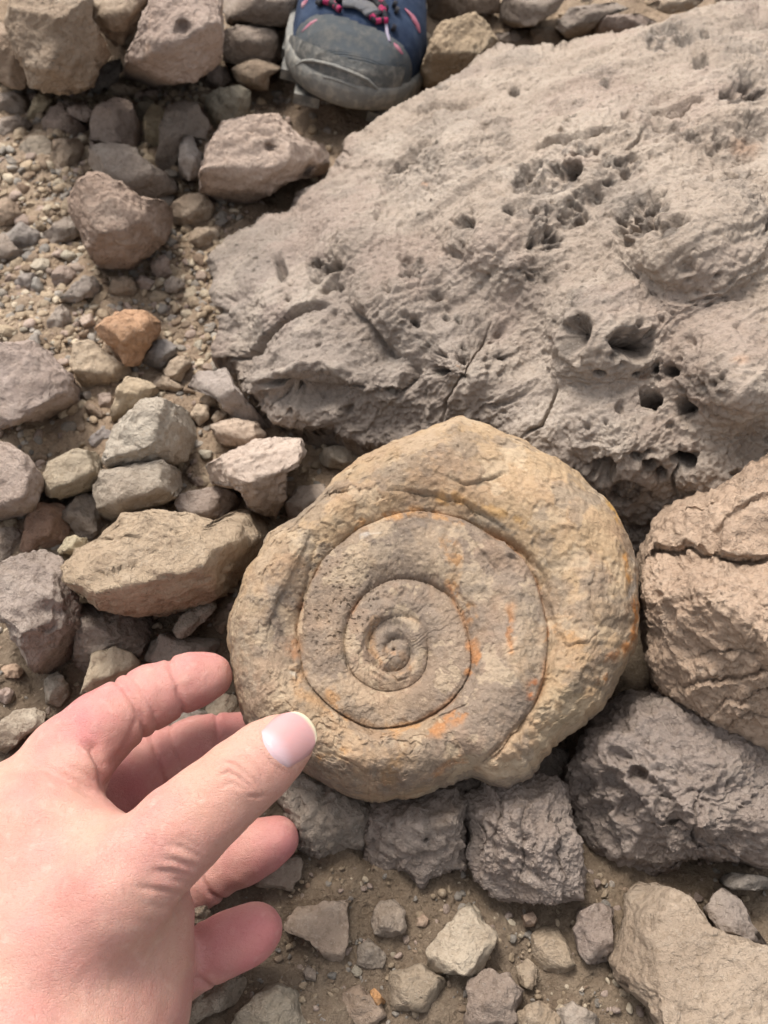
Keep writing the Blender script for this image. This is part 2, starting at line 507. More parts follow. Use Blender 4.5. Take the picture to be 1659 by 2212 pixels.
# scattered small pits over the whole top
for _ in range(560):
    x, y = rng.uniform(480, 1900), rng.uniform(-40, 1200)
    pr = rng.uniform(2.5, 8.5) * (1 if rng.random() < .8 else 1.6)
    pit(x, y, pr * rng.uniform(.8, 1.5), pr * rng.uniform(.7, 1.1), pr * rng.uniform(.5, 1.2), 2.5)
pg = pitd.reshape(H_, W_)
for _ in range(2):                              # worn rims rather than knife edges
    q_ = np.pad(pg, 1, 'edge')
    pg = .4 * pg + .15 * (q_[:-2, 1:-1] + q_[2:, 1:-1] + q_[1:-1, :-2] + q_[1:-1, 2:])
pitd = pg.ravel()
disp -= pitd
def crack(view, pts, wid, dep, step=0.):
    """a fissure wid px wide and dep px deep; step lowers the side to the right of its run"""
    L = tod(view, pts)
    lo = L.min(0) - 90; hi = L.max(0) + 90
    ix = np.where((bp[:, 0] > lo[0]) & (bp[:, 0] < hi[0]) & (bp[:, 1] > lo[1]) & (bp[:, 1] < hi[1]))[0]
    q = bp[ix] + warp[ix] * .7
    d, nr, sd_ = seg_dist(q, L)
    e0 = np.hypot(*(nr - L[0]).T); e1 = np.hypot(*(nr - L[-1]).T)
    tl = np.hypot(*(L[-1] - L[0]))
    ta = np.clip(np.minimum(e0, e1) / (.22 * tl), .12, 1)
    disp[ix] -= dep * PXD * .55 * ta * np.clip(1 - (d / (wid * (.4 + .6 * ta))) ** 2, 0, 1) ** .6
    if step:
        disp[ix] -= step * PXD * ta * np.where(sd_ > 0, sstep(75, 0, d), 0)
crack('C', [(905,455),(1000,450),(1060,395),(1150,320),(1250,240),(1330,205),(1435,190)], 8, 34, 5)
crack('C', [(1380,150),(1420,110),(1465,60)], 5, 14, 6)
crack('C', [(1500,200),(1560,262),(1620,310),(1659,375),(1700,420),(1750,430)], 9, 13, 9)
crack('Q', [(80,430),(104,500),(60,620),(40,640)], 10, 14, -8)
crack('Q', [(470,235),(445,330),(385,430),(372,500),(300,560),(255,640),(245,740)], 7, 15, 9)
crack('Q', [(768,570),(722,650),(684,738),(640,755),(585,800)], 5, 20, 5)
crack('B', [(-40,735),(0,722),(90,670),(140,610),(180,570),(262,520)], 7, 18, 10)
crack('B', [(600,655),(700,640),(800,606),(860,598),(1020,568)], 5, 15, 5)
crack('B', [(1125,486),(1200,482),(1285,468),(1330,430),(1410,398)], 6, 15, 6)
crack('B', [(60,480),(200,450),(300,435),(405,418)], 4, 12, 4)
crack('B', [(1030,660),(1090,625),(1120,560)], 4, 9, 4)
crack('C', [(1110,690),(1200,560),(1290,510),(1400,500),(1480,540)], 12, 10, 8)
crack('C', [(1480,560),(1540,562),(1580,570)], 4, 12, 3)
crack('Q', [(1280,800),(1285,900),(1250,960),(1270,1060)], 6, 14, 5)
crack('B', [(1650,640),(1400,760),(1250,880)], 6, 6, 3)
crack('B', [(640,880),(460,840),(330,870)], 5, 5, 3)
crack('Q', [(360,720),(420,650),(560,610),(680,560)], 12, 7, 5)
# undercut hollow on the lower left flank
(hx, hy), = tod('C', [(1330, 590)])
rho = np.sqrt(((wp[:, 0] - hx) / 95) ** 2 + ((wp[:, 1] - hy) / 42) ** 2)
disp -= .011 * sstep(1.15, .3, rho)
disp += .004 * sstep(.5, 0, np.abs(rho - 1.25)) * (wp[:, 1] < hy)
amp = np.where(sdist < 0, .45 + .55 * np.exp(sdist / 12), 1.0)
pos2 = pos + nrm * (disp * amp)[:, None]
pos2 += nrm * (fbm(pos2 * 150, 3, .6, 65) * .0014 * (.35 + 1.6 * sstep(.0004, .004, pitd)) + fbm(pos2 * 380, 2, .6, 66) * .0007)[:, None]
side_n = fbm(pos * 40, 4, .6, 61) * .005
pos2[:, :2] -= inw * np.where(sdist < 0, side_n * np.minimum(1, outv * 4), 0)[:, None]
# own colour: warm dusty tan above, greyer towards the lower left; pale films and rusty traces
warm = sstep(-250, 500, (bp[:, 0] - 900) - (bp[:, 1] - 600) * 1.1) + fbm(pos * 6, 3, .5, 71) * .5
warm = np.clip(warm, 0, 1)[:, None]
bc = np.array([.280, .233, .196]) * (1 - warm) + np.array([.368, .302, .243]) * warm
pk = sstep(.12, .5, fbm(pos * 11, 4, .55, 73))[:, None]
bc = bc * (1 - .35 * pk) + np.array([.335, .252, .212]) * .35 * pk
gy_ = sstep(.10, .45, fbm(pos * 16, 4, .6, 75))[:, None]
bc = bc * (1 - .45 * gy_) + np.array([.225, .190, .160]) * .45 * gy_
films = sstep(.22, .42, fbm(st * np.array([14, 26, 20]), 4, .6, 77))[:, None]
bc = bc * (1 - .5 * films) + np.array([.41, .345, .283]) * .5 * films
for (vw, x, y, r) in [('Q',1530,480,55),('B',205,830,30),('Q',310,440,30),('B',1560,620,90),('Q',1120,520,50)]:
    (cx, cy), = tod(vw, [(x, y)])
    m = sstep(1, .2, np.hypot(wp[:, 0] - cx, (wp[:, 1] - cy) * 1.8) / (r * .5))[:, None] * .45
    bc = bc * (1 - m) + np.array([.42, .24, .14]) * m
# the vugs expose rough, undusted darker rock; pit shade is put into this colour too
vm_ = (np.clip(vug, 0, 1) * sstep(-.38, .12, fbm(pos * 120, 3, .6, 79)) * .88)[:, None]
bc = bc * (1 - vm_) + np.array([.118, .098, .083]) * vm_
sp_ = (sstep(.36, .5, fbm(pos * 260, 2, .5, 80)) * .5 * np.clip(vug, 0, 1))[:, None]
bc = bc * (1 - sp_) + np.array([.42, .37, .31]) * sp_
idx = np.where(keep)[0]
remap = -np.ones(len(bp), int); remap[idx] = np.arange(len(idx))
q0 = (np.arange(H_ - 1)[:, None] * W_ + np.arange(W_ - 1)[None, :]).ravel()
qf = np.stack([q0 + W_, q0 + W_ + 1, q0 + 1, q0], -1)
qf = qf[keep[qf].all(1)]
vv = pos2[idx]
borig = np.array([.25, .55, 0.])
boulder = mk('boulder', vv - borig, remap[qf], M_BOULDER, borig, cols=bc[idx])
tag(boulder, 'huge pale grey limestone boulder full of dark pits behind the spiral fossil', 'boulder')
# ------------------------------------------------------------------ stones traced one by one
PAL = {'tan': (.33,.262,.188), 'grey': (.262,.228,.196), 'pinkgrey': (.305,.245,.212), 'dark': (.175,.150,.130), 'cream': (.47,.385,.285), 'orange': (.44,.225,.105),
       'blue': (.215,.205,.195), 'yellow': (.42,.355,.225), 'white': (.43,.395,.325), 'brown': (.262,.196,.136), 'purple': (.21,.178,.163), 'green': (.270,.258,.195),
       'rust': (.33,.19,.125), 'dusty': (.30,.245,.19), 'shade': (.24,.203,.17)}
TRACED = []
def poly_radius(ang, poly):
    """distance from the origin to the outline along each angle (outermost hit)"""
    d = np.stack([np.cos(ang), np.sin(ang)], -1)
    r = np.zeros(len(ang))
    for a, b in zip(poly, np.roll(poly, -1, 0)):
        e = b - a
        den = d[:, 0] * e[1] - d[:, 1] * e[0]
        den = np.where(np.abs(den) < 1e-12, 1e-12, den)
        t = (a[0] * e[1] - a[1] * e[0]) / den
        s = (a[0] * d[:, 1] - a[1] * d[:, 0]) / den
        ok = (s >= -1e-6) & (s <= 1 + 1e-6) & (t > 0)
        r = np.where(ok, np.maximum(r, t), r)
    return r

_seed = [100]
def rock(name, label, view, poly, col, z=None, t=.85, sub=4, lines=None, grow=1., pit=0., hero=False, mat=None, facets=None, e=.52, rough=1., cat=None, seed=None, holes=None, dz=0., group=None):
    _seed[0] += 1
    sd_ = seed or _seed[0]
    rg = np.random.default_rng(sd_)
    P = tod(view, poly)
    if grow != 1: P = P.mean(0) + (P - P.mean(0)) * grow
    TRACED.append(P)
    x, y = P[:, 0], P[:, 1]
    x2, y2 = np.roll(x, -1), np.roll(y, -1)
    cr = x * y2 - x2 * y
    A = cr.sum() / 2
    c = np.array([((x + x2) * cr).sum() / (6 * A), ((y + y2) * cr).sum() / (6 * A)])
    ext = P.max(0) - P.min(0)
    C0 = at_z(c, 0.0)
    px = PXD * ((C0 - CAM) @ FW)
    small = min(ext) * px
    zc = (.24 * small if z is None else z) + dz
    C = at_z(c, zc)
    wv = CAM - C; wv /= np.linalg.norm(wv)
    rv = np.cross([0, 0, 1.0], wv); rv /= np.linalg.norm(rv)
    uv = np.cross(wv, rv)
    Q = at_plane(P, C, wv) - C
    pl = np.stack([Q @ rv, Q @ uv], -1)
    ang = np.linspace(-math.pi, math.pi, 721)
    R = poly_radius(ang, pl)
    R[R == 0] = np.median(R[R > 0])
    Rs = np.convolve(np.concatenate([R[-7:-1], R, R[1:7]]), np.ones(5) / 5, 'same')[6:-6]
    Rw = np.convolve(np.concatenate([R[-121:-1], R, R[1:121]]), np.ones(121) / 121, 'same')[120:-120]
    sub += 1
    if not hero: sub = min(sub, 6 if min(ext) > 150 else 5)
    V, F = ico(sub)
    if hero:                                   # a finer mesh on the side that shows
        ph_ = np.arccos(np.clip(V[:, 2], -1, 1)); p2_ = math.pi * (ph_ / math.pi) ** 1.55
        ll_ = np.hypot(V[:, 0], V[:, 1]) + 1e-12
        V = np.stack([V[:, 0] / ll_ * np.sin(p2_), V[:, 1] / ll_ * np.sin(p2_), np.cos(p2_)], -1)
    th = np.arctan2(V[:, 1], V[:, 0]); sp = np.hypot(V[:, 0], V[:, 1]); cp = V[:, 2]
    mixr = sstep(.25, .8, sp)
    rr = np.interp(th, ang, Rw) * (1 - mixr) + np.interp(th, ang, Rs) * mixr
    size = min(pl.max(0) - pl.min(0))
    Dp = t * .5 * size
    ip = rr * sp ** e
    a = np.cos(th) * ip; b = np.sin(th) * ip
    d = np.sign(cp) * np.abs(cp) ** e * Dp
    up_v = np.array([rv[2], uv[2], wv[2]]); fr_v = np.array([-rv[1], -uv[1], -wv[1]])     # world up and world -y in this frame
    L3 = np.stack([a, b, d], -1)
    L3[:, 2] += size * .10 * rough * fbm(L3 / size * 2.0 + sd_ * 3.1, 3, .5, sd_ + 9) * np.abs(cp) ** .5
    cuts = []
    if facets is None:
        n = up_v + rg.normal(0, .22, 3); cuts.append((n, rg.uniform(.62, .8)))
        n = fr_v + .25 * up_v + rg.normal(0, .28, 3); cuts.append((n, rg.uniform(.55, .75)))
        for _ in range(7):
            an = rg.uniform(0, 6.283); tl = rg.uniform(.5, 1.15)
            cuts.append((np.array([math.cos(an) * math.sin(tl), math.sin(an) * math.sin(tl), math.cos(tl)]), rg.uniform(.60, .86)))
    else:
        for az, tl, q in facets:
            az, tl = math.radians(az), math.radians(tl)
            cuts.append((np.array([math.cos(az) * math.sin(tl), math.sin(az) * math.sin(tl), math.cos(tl)]), q))
        for _ in range(4 if facets else 0):
            an = rg.uniform(0, 6.283); tl = rg.uniform(.7, 1.2)
            cuts.append((np.array([math.cos(an) * math.sin(tl), math.sin(an) * math.sin(tl), math.cos(tl)]), rg.uniform(.74, .9)))
    for n, q in cuts:
        n = n / np.linalg.norm(n)
        if n[2] < .28:
            n[2] = .28; n /= np.linalg.norm(n)
        s = L3 @ n
        lim = q * s.max() + size * .012 * fbm(L3 / size * 5 + sd_, 3, .5, sd_)
        over = np.maximum(0, s - lim)
        L3[:, 2] -= over / n[2] * .97
    L3[:, 2] = np.maximum(L3[:, 2], -Dp)
    DC = np.linalg.norm(CAM - C)
    back = L3[:, 2] < 0
    low0 = lambda f: (C[2] + ((L3[:, :1] * rv + L3[:, 1:2] * uv) * (1 - np.where(back, L3[:, 2] * f, L3[:, 2])[:, None] / DC) + np.where(back, L3[:, 2] * f, L3[:, 2])[:, None] * wv)[:, 2].min())
    f_ = 1.0
    while low0(f_) > -.012 and f_ < 9: f_ *= 1.12       # the hidden underside reaches down into the ground
    L3[:, 2] = np.where(back, L3[:, 2] * f_, L3[:, 2])
    kp = (1 - L3[:, 2:] / DC)
    W3 = (L3[:, :1] * rv + L3[:, 1:2] * uv) * kp + L3[:, 2:] * wv
    rad = W3 / (np.linalg.norm(W3, axis=1)[:, None] + 1e-9)
    s5 = W3 / size
    edge = np.clip(.45 + .55 * np.abs(L3[:, 2]) / (Dp + 1e-9), 0, 1)
    dn = fbm(s5 * 2.2 + sd_ * 3.1, 3, .5, sd_) * .020 + ridged(s5 * 5 + sd_, 3, .55, sd_ + 1) * .010
    dn = dn * size * rough * edge
    if sub >= 5:
        dn += fbm(W3 * 110 + sd_, 3, .6, sd_ + 2) * .0016 * rough
        tq = fbm(s5 * 2.8 + sd_ * 1.7, 3, .5, sd_ + 4) * 6
        dn += (np.floor(tq) + sstep(.75, .98, tq - np.floor(tq))) * (.013 if pit else .007) * size * rough * edge
    if sub >= 6:
        dn += fbm(W3 * 320 + sd_, 3, .6, sd_ + 3) * .0009 * rough
    if pit:
        pv_ = fbm(W3 * 75 + sd_ * 2.3, 3, .5, sd_ + 6)
        dn -= pit * .0042 * sstep(.10, .48, pv_)
        pv_ = fbm(W3 * 165 + sd_ * 1.3, 3, .55, sd_ + 7)
        dn -= pit * .0022 * sstep(.12, .45, pv_)
    dv = np.zeros(len(W3))
    if holes:
        for (hx_, hy_, hr, hd) in holes:
            hp = (at_plane(tod(view, [(hx_, hy_)]), C, wv) - C)[0]
            hr_ = hr * VIEWS[view][2] * px
            q2 = np.stack([L3[:, 0] - hp @ rv, L3[:, 1] - hp @ uv], -1) + np.stack([fbm(W3 * 120, 2, .6, 5), fbm(W3 * 120, 2, .6, 6)], -1) * hr_ * .25
            rho = np.hypot(q2[:, 0], q2[:, 1]) / hr_
            dv -= np.where(L3[:, 2] > 0, 1.7 * hd * hr_ * np.clip(1 - rho ** 2.5, 0, 1) ** .7, 0)
    for (lp, lw, ld, ls) in (lines or []):
        LQ = at_plane(tod(view, lp), C, wv) - C
        LQ = np.stack([LQ @ rv, LQ @ uv], -1)
        q2 = L3[:, :2] + np.stack([fbm(W3 * 90, 3, .6, 7), fbm(W3 * 90, 3, .6, 8)], -1) * .0014
        dl, nr, sdd = seg_dist(q2, LQ)
        e0 = np.hypot(*(nr - LQ[0]).T); e1 = np.hypot(*(nr - LQ[-1]).T); tl_ = np.hypot(*(LQ[-1] - LQ[0]))
        ta = np.clip(np.minimum(e0, e1) / (.2 * tl_) + .15, 0, 1) * (L3[:, 2] > 0)
        pw_ = VIEWS[view][2] * px
        dv -= 1.15 * ta * ld * pw_ * np.clip(1 - (dl / (lw * pw_)) ** 2, 0, 1) ** .7
        if ls: dv -= 1.5 * ta * ls * pw_ * np.where(sdd < 0, sstep(70 * pw_, 0, dl), 0)
    W3 = W3 + rad * dn[:, None] + wv * dv[:, None]
    o = mk(name, W3, F, mat or M_STONE, C)
    cc = np.array(PAL[col] if isinstance(col, str) else col) * .68 * np.array([1.06, 1.0, .96]) + .32 * np.array([.335, .282, .236])
    cc = cc * (1.08 if P[:, 0].mean() < 760 else 1.0) * (1 + rg.uniform(-.05, .05))
    o.color = (*cc, 1)
    tag(o, label, cat or name.split('_')[-1], group)
    return o

R_ = rock
# --- top left corner
R_('rock','tall blocky tan rock in the top left corner, its right side in shade','A',[(50,-20),(400,-20),(395,80),(450,170),(480,235),(455,275),(430,290),(400,370),(330,400),(200,398),(130,365),(125,330),(75,240),(20,100)],'tan',z=.10,t=1.1,sub=5,facets=[(160,38,.62),(-25,50,.50),(95,60,.8),(-90,62,.72)],mat=M_STONE_R)
R_('rock','rough brown rock cut by the left edge, under the tall tan rock','A',[(-30,100),(0,90),(60,140),(125,260),(130,330),(110,380),(50,385),(-30,330)],'brown',z=.05)
R_('rock','rounded tan rock wedged between the two big rocks at the top','A',[(400,20),(410,-30),(670,-30),(640,60),(590,120),(530,185),(500,200),(465,160),(420,120),(395,80)],'tan',z=.07,t=1.,sub=5,facets=[(100,55,.8),(-100,45,.7),(-150,50,.78)])
R_('rock','big pinkish grey rock with an orange patch and flat sloping base, left of the boot','A',[(660,-30),(955,-30),(965,150),(960,230),(940,280),(890,320),(840,350),(660,375),(560,355),(535,330),(545,240),(590,150)],(.36,.285,.245),z=.10,t=1.1,sub=5,facets=[(95,38,.62),(-75,48,.66),(-120,68,.6),(170,60,.75)],mat=M_STONE_O,holes=[(795,130,28,.9)])
R_('rock','dark brown rock at the top edge left of the boot','A',[(960,-30),(1320,-30),(1265,60),(1240,120),(1120,110),(1030,120),(975,100)],'shade',z=.05,sub=4)
R_('rock','dusty dark grey rock directly left of the boot','A',[(965,130),(1040,105),(1130,112),(1240,120),(1225,200),(1215,270),(1100,275),(1010,275),(962,262)],'shade',z=.03)
R_('stone','flat rusty edged stone touching the left side of the boot toe','A',[(1000,300),(1050,260),(1120,258),(1190,275),(1222,292),(1165,330),(1155,395),(1080,388),(1015,345)],'tan',mat=M_STONE_O,dz=.012)
R_('stone','small dull brown stone under the corner of the big pinkish rock','A',[(895,320),(915,290),(960,284),(1000,305),(1005,350),(960,380),(905,375),(885,345)],'pinkgrey')
R_('stone','greenish grey blocky stone below the rusty edged stone','A',[(890,420),(940,380),(1030,372),(1085,400),(1090,440),(1060,535),(1000,548),(920,555),(895,520)],'green',facets=[(120,30,.72),(-20,50,.7),(-90,60,.8)])
R_('stone','thin flat stone lying under the big pinkish rock','A',[(440,378),(500,360),(570,368),(650,398),(620,417),(540,417),(460,402)],'tan',t=.7)
R_('stone','blue grey stone in the gap between the two big rocks','A',[(385,390),(400,350),(455,270),(520,255),(528,300),(500,360),(445,378),(435,402),(400,410)],'blue',z=.012)
R_('rock','pinkish white topped rock with a dark front face, left of the boulder','A',[(860,745),(880,710),(890,640),(940,570),(960,525),(1050,510),(1100,500),(1200,488),(1240,540),(1300,590),(1400,625),(1428,660),(1428,740),(1370,762),(1300,772),(1250,782),(1190,822),(1100,867),(1000,887),(920,872),(868,830)],(.42,.335,.28),z=.045,t=1.0,sub=5,facets=[(95,22,.52),(-100,62,.50),(-55,66,.64),(20,62,.72)],holes=[(1165,640,22,1.0),(1340,748,34,1.3)])
R_('rock','light grey broken slab behind the reddish brown rock','A',[(385,700),(392,630),(470,618),(590,638),(612,680),(690,735),(775,790),(755,835),(690,860),(560,850),(440,800)],'grey',z=.022,t=.7)
R_('rock','large reddish brown angular rock in the upper left scree','A',[(310,830),(340,785),(420,745),(470,765),(540,800),(600,850),(700,868),(745,900),(748,980),(700,1060),(640,1110),(560,1160),(430,1160),(390,1105),(350,1010),(312,920),(303,870)],(.30,.222,.175),z=.045,t=1.,sub=5,facets=[(110,26,.62),(-60,58,.55),(-10,66,.62),(-120,64,.66),(175,62,.78)],mat=M_STONE_R,holes=[(560,800,36,.8)])
R_('stone','rounded tan stone to the right of the reddish brown rock','A',[(740,885),(800,840),(885,838),(925,890),(912,960),(860,992),(800,985),(745,960)],'tan',e=.8,facets=[(100,35,.75),(-70,60,.72)])
R_('stone','pale chip with a bright spot below the rounded tan stone','A',[(818,1000),(860,982),(930,982),(945,1020),(900,1072),(850,1087),(812,1050)],'cream')
R_('stone','upright grey slab in the middle of the upper scree','A',[(690,560),(720,460),(790,430),(850,440),(880,500),(905,540),(880,610),(855,590),(800,580),(775,650),(755,770),(690,757),(670,700),(690,620)],'grey',z=.02,sub=4)
R_('stone','narrow smooth blue grey slab leaning on the upright grey slab','A',[(775,640),(788,592),(835,585),(852,640),(872,660),(877,740),(850,777),(768,777)],(.275,.255,.238),z=.032,mat=M_SMOOTH)
R_('stone','two toned upright stone, pale left and dark right, in the upper scree','A',[(395,540),(410,460),(490,423),(560,440),(602,530),(622,620),(590,642),(500,622),(385,605)],'pinkgrey',z=.02,facets=[(165,35,.66),(-10,50,.5),(95,60,.85)])
R_('stone','narrow pale green stone beside the two toned upright stone','A',[(575,475),(625,412),(668,440),(650,475),(628,505),(622,560),(595,522)],'green')
R_('stone','narrow yellowish tan stone standing on end beside the pale green stone','A',[(620,505),(650,450),(700,458),(717,500),(697,560),(682,682),(640,687),(628,600)],'yellow',dz=.006)
R_('stone','rounded mottled pinkish stone in the upper left scree','A',[(185,520),(220,460),(262,443),(292,490),(380,550),(388,602),(330,604),(260,592),(192,575)],'pinkgrey')
R_('stone','flat pinkish stone lying on the rounded mottled one','A',[(280,480),(310,440),(362,448),(405,480),(392,530),(340,520)],'pinkgrey',dz=.012)
R_('stone','narrow pale yellow stone under the tall tan rock','A',[(112,505),(165,400),(200,398),(232,430),(182,482),(162,530),(130,527)],'yellow')
R_('stone','pale greenish grey stone on the left of the tan sand patch','A',[(80,640),(130,590),(190,588),(240,630),(217,712),(140,718),(70,700)],(.34,.31,.25))
R_('stone','pale block with a brown hollow beside the tan sand patch','A',[(230,602),(340,600),(377,650),(342,692),(300,742),(230,742),(208,722),(228,650)],'tan',mat=M_STONE_O,dz=.006,holes=[(270,655,35,.35)])
R_('pebble','small cream pebble on the tan sand in the upper left','A',[(52,762),(100,738),(112,790),(92,822),(58,792)],'cream')
R_('pebble','upright cream pebble just left of the reddish brown rock','A',[(298,770),(340,722),(352,760),(327,812),(300,822)],'cream')
R_('stone','mossy dark grey block at the left edge below the rough brown rock','A',[(-25,405),(60,398),(130,410),(142,450),(105,502),(30,492),(-25,470)],'shade')
R_('stone','grey brown stone at the left edge below the mossy dark block','A',[(-25,515),(60,498),(140,530),(148,567),(80,602),(-25,572)],'grey')
R_('stone','brown stone at the left edge beside the sand patch','A',[(-25,870),(30,850),(80,890),(95,950),(50,990),(-25,1010)],'brown')
R_('stone','flat grey stone at the foot of the sand patch','A',[(185,1010),(240,960),(310,925),(345,1000),(352,1052),(280,1045),(200,1062)],'grey',t=.7)
R_('stone','dark grey wedge beside the flat grey stone on the left','A',[(10,1015),(90,960),(165,1000),(205,1052),(100,1078),(25,1055)],'blue')
R_('stone','grey stone with dark underside at the left edge','A',[(-25,1040),(20,1010),(60,1060),(120,1100),(60,1120),(-25,1115)],'shade')
# --- left middle (zoomed trace)
R_('stone','dark grey triangular stone at the left, beside a pale stone','Y',[(98,205),(150,148),(240,138),(302,190),(282,232),(200,252),(128,242)],(.215,.20,.19),mat=M_SMOOTH)
R_('stone','smooth pale greenish stone at the left, below the big brown rock','Y',[(215,92),(260,38),(350,43),(402,110),(372,162),(300,168),(238,132)],(.42,.39,.31),mat=M_SMOOTH)
R_('stone','rounded pinkish tan stone right of the pale greenish stone','Y',[(383,150),(430,78),(500,88),(552,140),(548,232),(480,252),(420,242),(382,200)],'pinkgrey',e=.8)
R_('stone','long blue grey stone lying aslant above the orange rock','Y',[(428,322),(540,218),(600,163),(680,163),(722,210),(757,250),(722,302),(640,322),(560,352),(480,392)],(.285,.262,.24),dz=.006,facets=[(120,25,.7),(-60,55,.6),(20,60,.8)])
R_('stone','dull grey stone under the long blue grey stone','Y',[(343,482),(400,388),(450,360),(522,430),(502,522),(430,582),(348,562)],'grey')
R_('stone','tan block under the reddish brown rock','Y',[(788,168),(900,168),(982,200),(982,270),(942,332),(850,327),(765,292),(800,230)],'tan',facets=[(100,28,.7),(-90,58,.6)])
R_('stone','small pinkish stone right of the tan block','Y',[(978,162),(1060,148),(1122,200),(1082,252),(1010,262)],'pinkgrey')
R_('pebble','round grey pebble on the sand above the orange rock','Y',[(1193,202),(1260,163),(1322,180),(1337,232),(1282,282),(1213,272)],'grey',e=.85,facets=[(100,30,.85)])
R_('stone','smooth brownish block beside the reddish brown rock','Y',[(1098,62),(1180,8),(1222,40),(1242,140),(1190,172),(1098,162)],'pinkgrey')
R_('rock','bright orange rock on the sand left of the boulder','Y',[(688,540),(760,488),(900,408),(1000,408),(1080,428),(1162,520),(1152,592),(1102,642),(1052,742),(1000,808),(930,792),(868,762),(830,692),(750,622)],(.47,.265,.135),z=.026,t=.95,sub=5,mat=M_STONE_O,facets=[(110,30,.62),(-60,50,.6),(200,55,.7),(0,58,.72)],rough=1.3)
R_('stone','dark blue grey stone on the right of the orange rock','Y',[(1033,772),(1060,700),(1120,628),(1200,618),(1287,680),(1262,762),(1200,802),(1150,857),(1068,842)],(.165,.165,.168))
R_('stone','small cream block between the dark blue stone and the boulder','Y',[(1188,842),(1290,743),(1392,758),(1397,800),(1362,842),(1312,922),(1208,892)],'cream',facets=[(120,25,.7),(-40,55,.6)])
R_('rock','big flat pinkish grey slab cut by the left edge','Y',[(-60,640),(100,648),(250,648),(370,708),(432,800),(502,860),(572,960),(612,1050),(560,1092),(520,1122),(440,1212),(300,1207),(140,1232),(0,1262),(-60,1252)],(.315,.262,.238),z=.036,t=.55,sub=5,facets=[(95,16,.45),(-80,68,.62),(-20,68,.75)],mat=M_SMOOTH,e=.5)
R_('stone','long tan stone under the orange rock','Y',[(538,652),(640,628),(740,688),(850,760),(952,822),(975,892),(870,922),(820,992),(700,1002),(598,990),(528,850),(508,800)],(.40,.325,.23),facets=[(80,22,.62),(-110,60,.6),(-30,60,.8)])
R_('stone','yellowish tan wedge between the long tan stone and the white grey rock','Y',[(798,1152),(870,950),(930,888),(1080,928),(1165,990),(1065,1065),(960,1110),(900,1195),(828,1222)],(.40,.325,.215),z=.022)
R_('stone','flat cream chip below the small cream block','Y',[(1078,922),(1180,878),(1262,920),(1332,970),(1290,1002),(1180,992),(1108,962)],'cream',t=.6)
R_('stone','small pinkish block in the hollow right of the flat pinkish slab','Y',[(705,1010),(800,1000),(830,1060),(800,1140),(735,1120)],'pinkgrey')
R_('stone','thin curved brown shard under the edge of the flat pinkish slab','Y',[(600,1090),(660,1085),(760,1150),(820,1215),(760,1222),(660,1160)],'brown',t=.6)
R_('rock','large white and grey split rock with a shaded right face','C',[(490,760),(530,700),(610,620),(690,613),(780,648),(852,700),(854,800),(800,892),(740,912),(660,892),(560,902),(468,917),(443,870)],(.43,.40,.335),z=.045,t=1.1,sub=5,facets=[(130,26,.58),(-25,52,.42),(-100,62,.66),(85,60,.85)])
R_('pebble','uppermost of three round cream pebbles left of the boulder','C',[(863,622),(900,583),(937,600),(932,642),(890,657)],'cream',e=.95,facets=[],rough=.6)
R_('pebble','middle and largest of three round cream pebbles left of the boulder','C',[(813,692),(850,643),(897,650),(902,702),(860,737)],'cream',e=.95,facets=[],rough=.6)
R_('pebble','lowest of three round cream pebbles, above the cream block','C',[(913,702),(940,668),(982,680),(972,717),(925,722)],'cream',e=.95,facets=[],rough=.6)
R_('stone','angular cream block lying below the round cream pebbles','C',[(908,732),(1010,698),(1100,718),(1162,780),(1110,802),(1050,832),(985,847),(938,790)],(.46,.37,.29),facets=[(100,18,.6),(-110,60,.5),(-40,60,.75)],dz=.006)
R_('pebble','small blue grey pebble left of the white and grey split rock','C',[(383,792),(440,738),(492,730),(482,790),(440,832),(393,822)],(.25,.24,.245))
R_('rock','yellowish grey block left of centre, below the split rock','C',[(178,990),(208,890),(310,838),(420,848),(442,900),(432,992),(320,1052),(200,1042)],(.385,.34,.25),z=.028,facets=[(95,24,.62),(-95,60,.55),(170,60,.8)])
R_('rock','grey tan rectangular block right of the yellowish block','E',[(403,130),(440,58),(560,33),(700,13),(777,65),(790,140),(740,192),(650,212),(570,247),(530,262),(470,302),(428,250)],(.345,.305,.245),z=.034,sub=5,facets=[(95,24,.6),(-95,58,.5),(-10,60,.75)])
R_('rock','pinkish white double lobed rock above the fossil on its left','C',[(898,902),(990,848),(1110,798),(1200,788),(1302,790),(1317,850),(1280,912),(1235,940),(1238,1040),(1187,1135),(1080,1090),(1050,1012),(918,980)],(.41,.345,.295),z=.04,t=1.,sub=5,facets=[(100,22,.6),(-60,50,.6),(-120,55,.66)],mat=M_SMOOTH)
R_('stone','pinkish white stone between the tan slab and the double lobed rock','E',[(748,160),(830,148),(950,128),(1012,150),(1062,210),(1000,242),(920,287),(830,272),(778,240),(758,200)],(.37,.315,.28),dz=.008,facets=[(120,30,.6),(-40,52,.55),(-110,60,.8)])
R_('rock','rounded grey rock cut by the left edge, below the flat pinkish slab','C',[(-40,795),(50,818),(120,868),(182,950),(188,1000),(162,1060),(152,1112),(0,1147),(-40,1142)],'pinkgrey',z=.04,sub=5)
R_('stone','reddish stone at the left above the purple grey rock','E',[(83,407),(110,258),(150,203),(262,193),(302,250),(312,322),(270,372),(150,412)],'rust',facets=[(110,28,.66),(-30,50,.6),(-100,60,.7)])
R_('stone','upright grey wedge right of the reddish stone','E',[(258,240),(330,168),(400,148),(432,220),(452,312),(400,352),(330,352),(298,292)],'grey',facets=[(60,30,.6),(200,45,.66)])
R_('pebble','pale yellow green pebble at the left tip of the large tan slab','E',[(246,402),(290,353),(372,348),(384,390),(320,447),(268,442)],(.44,.40,.27),dz=.03)
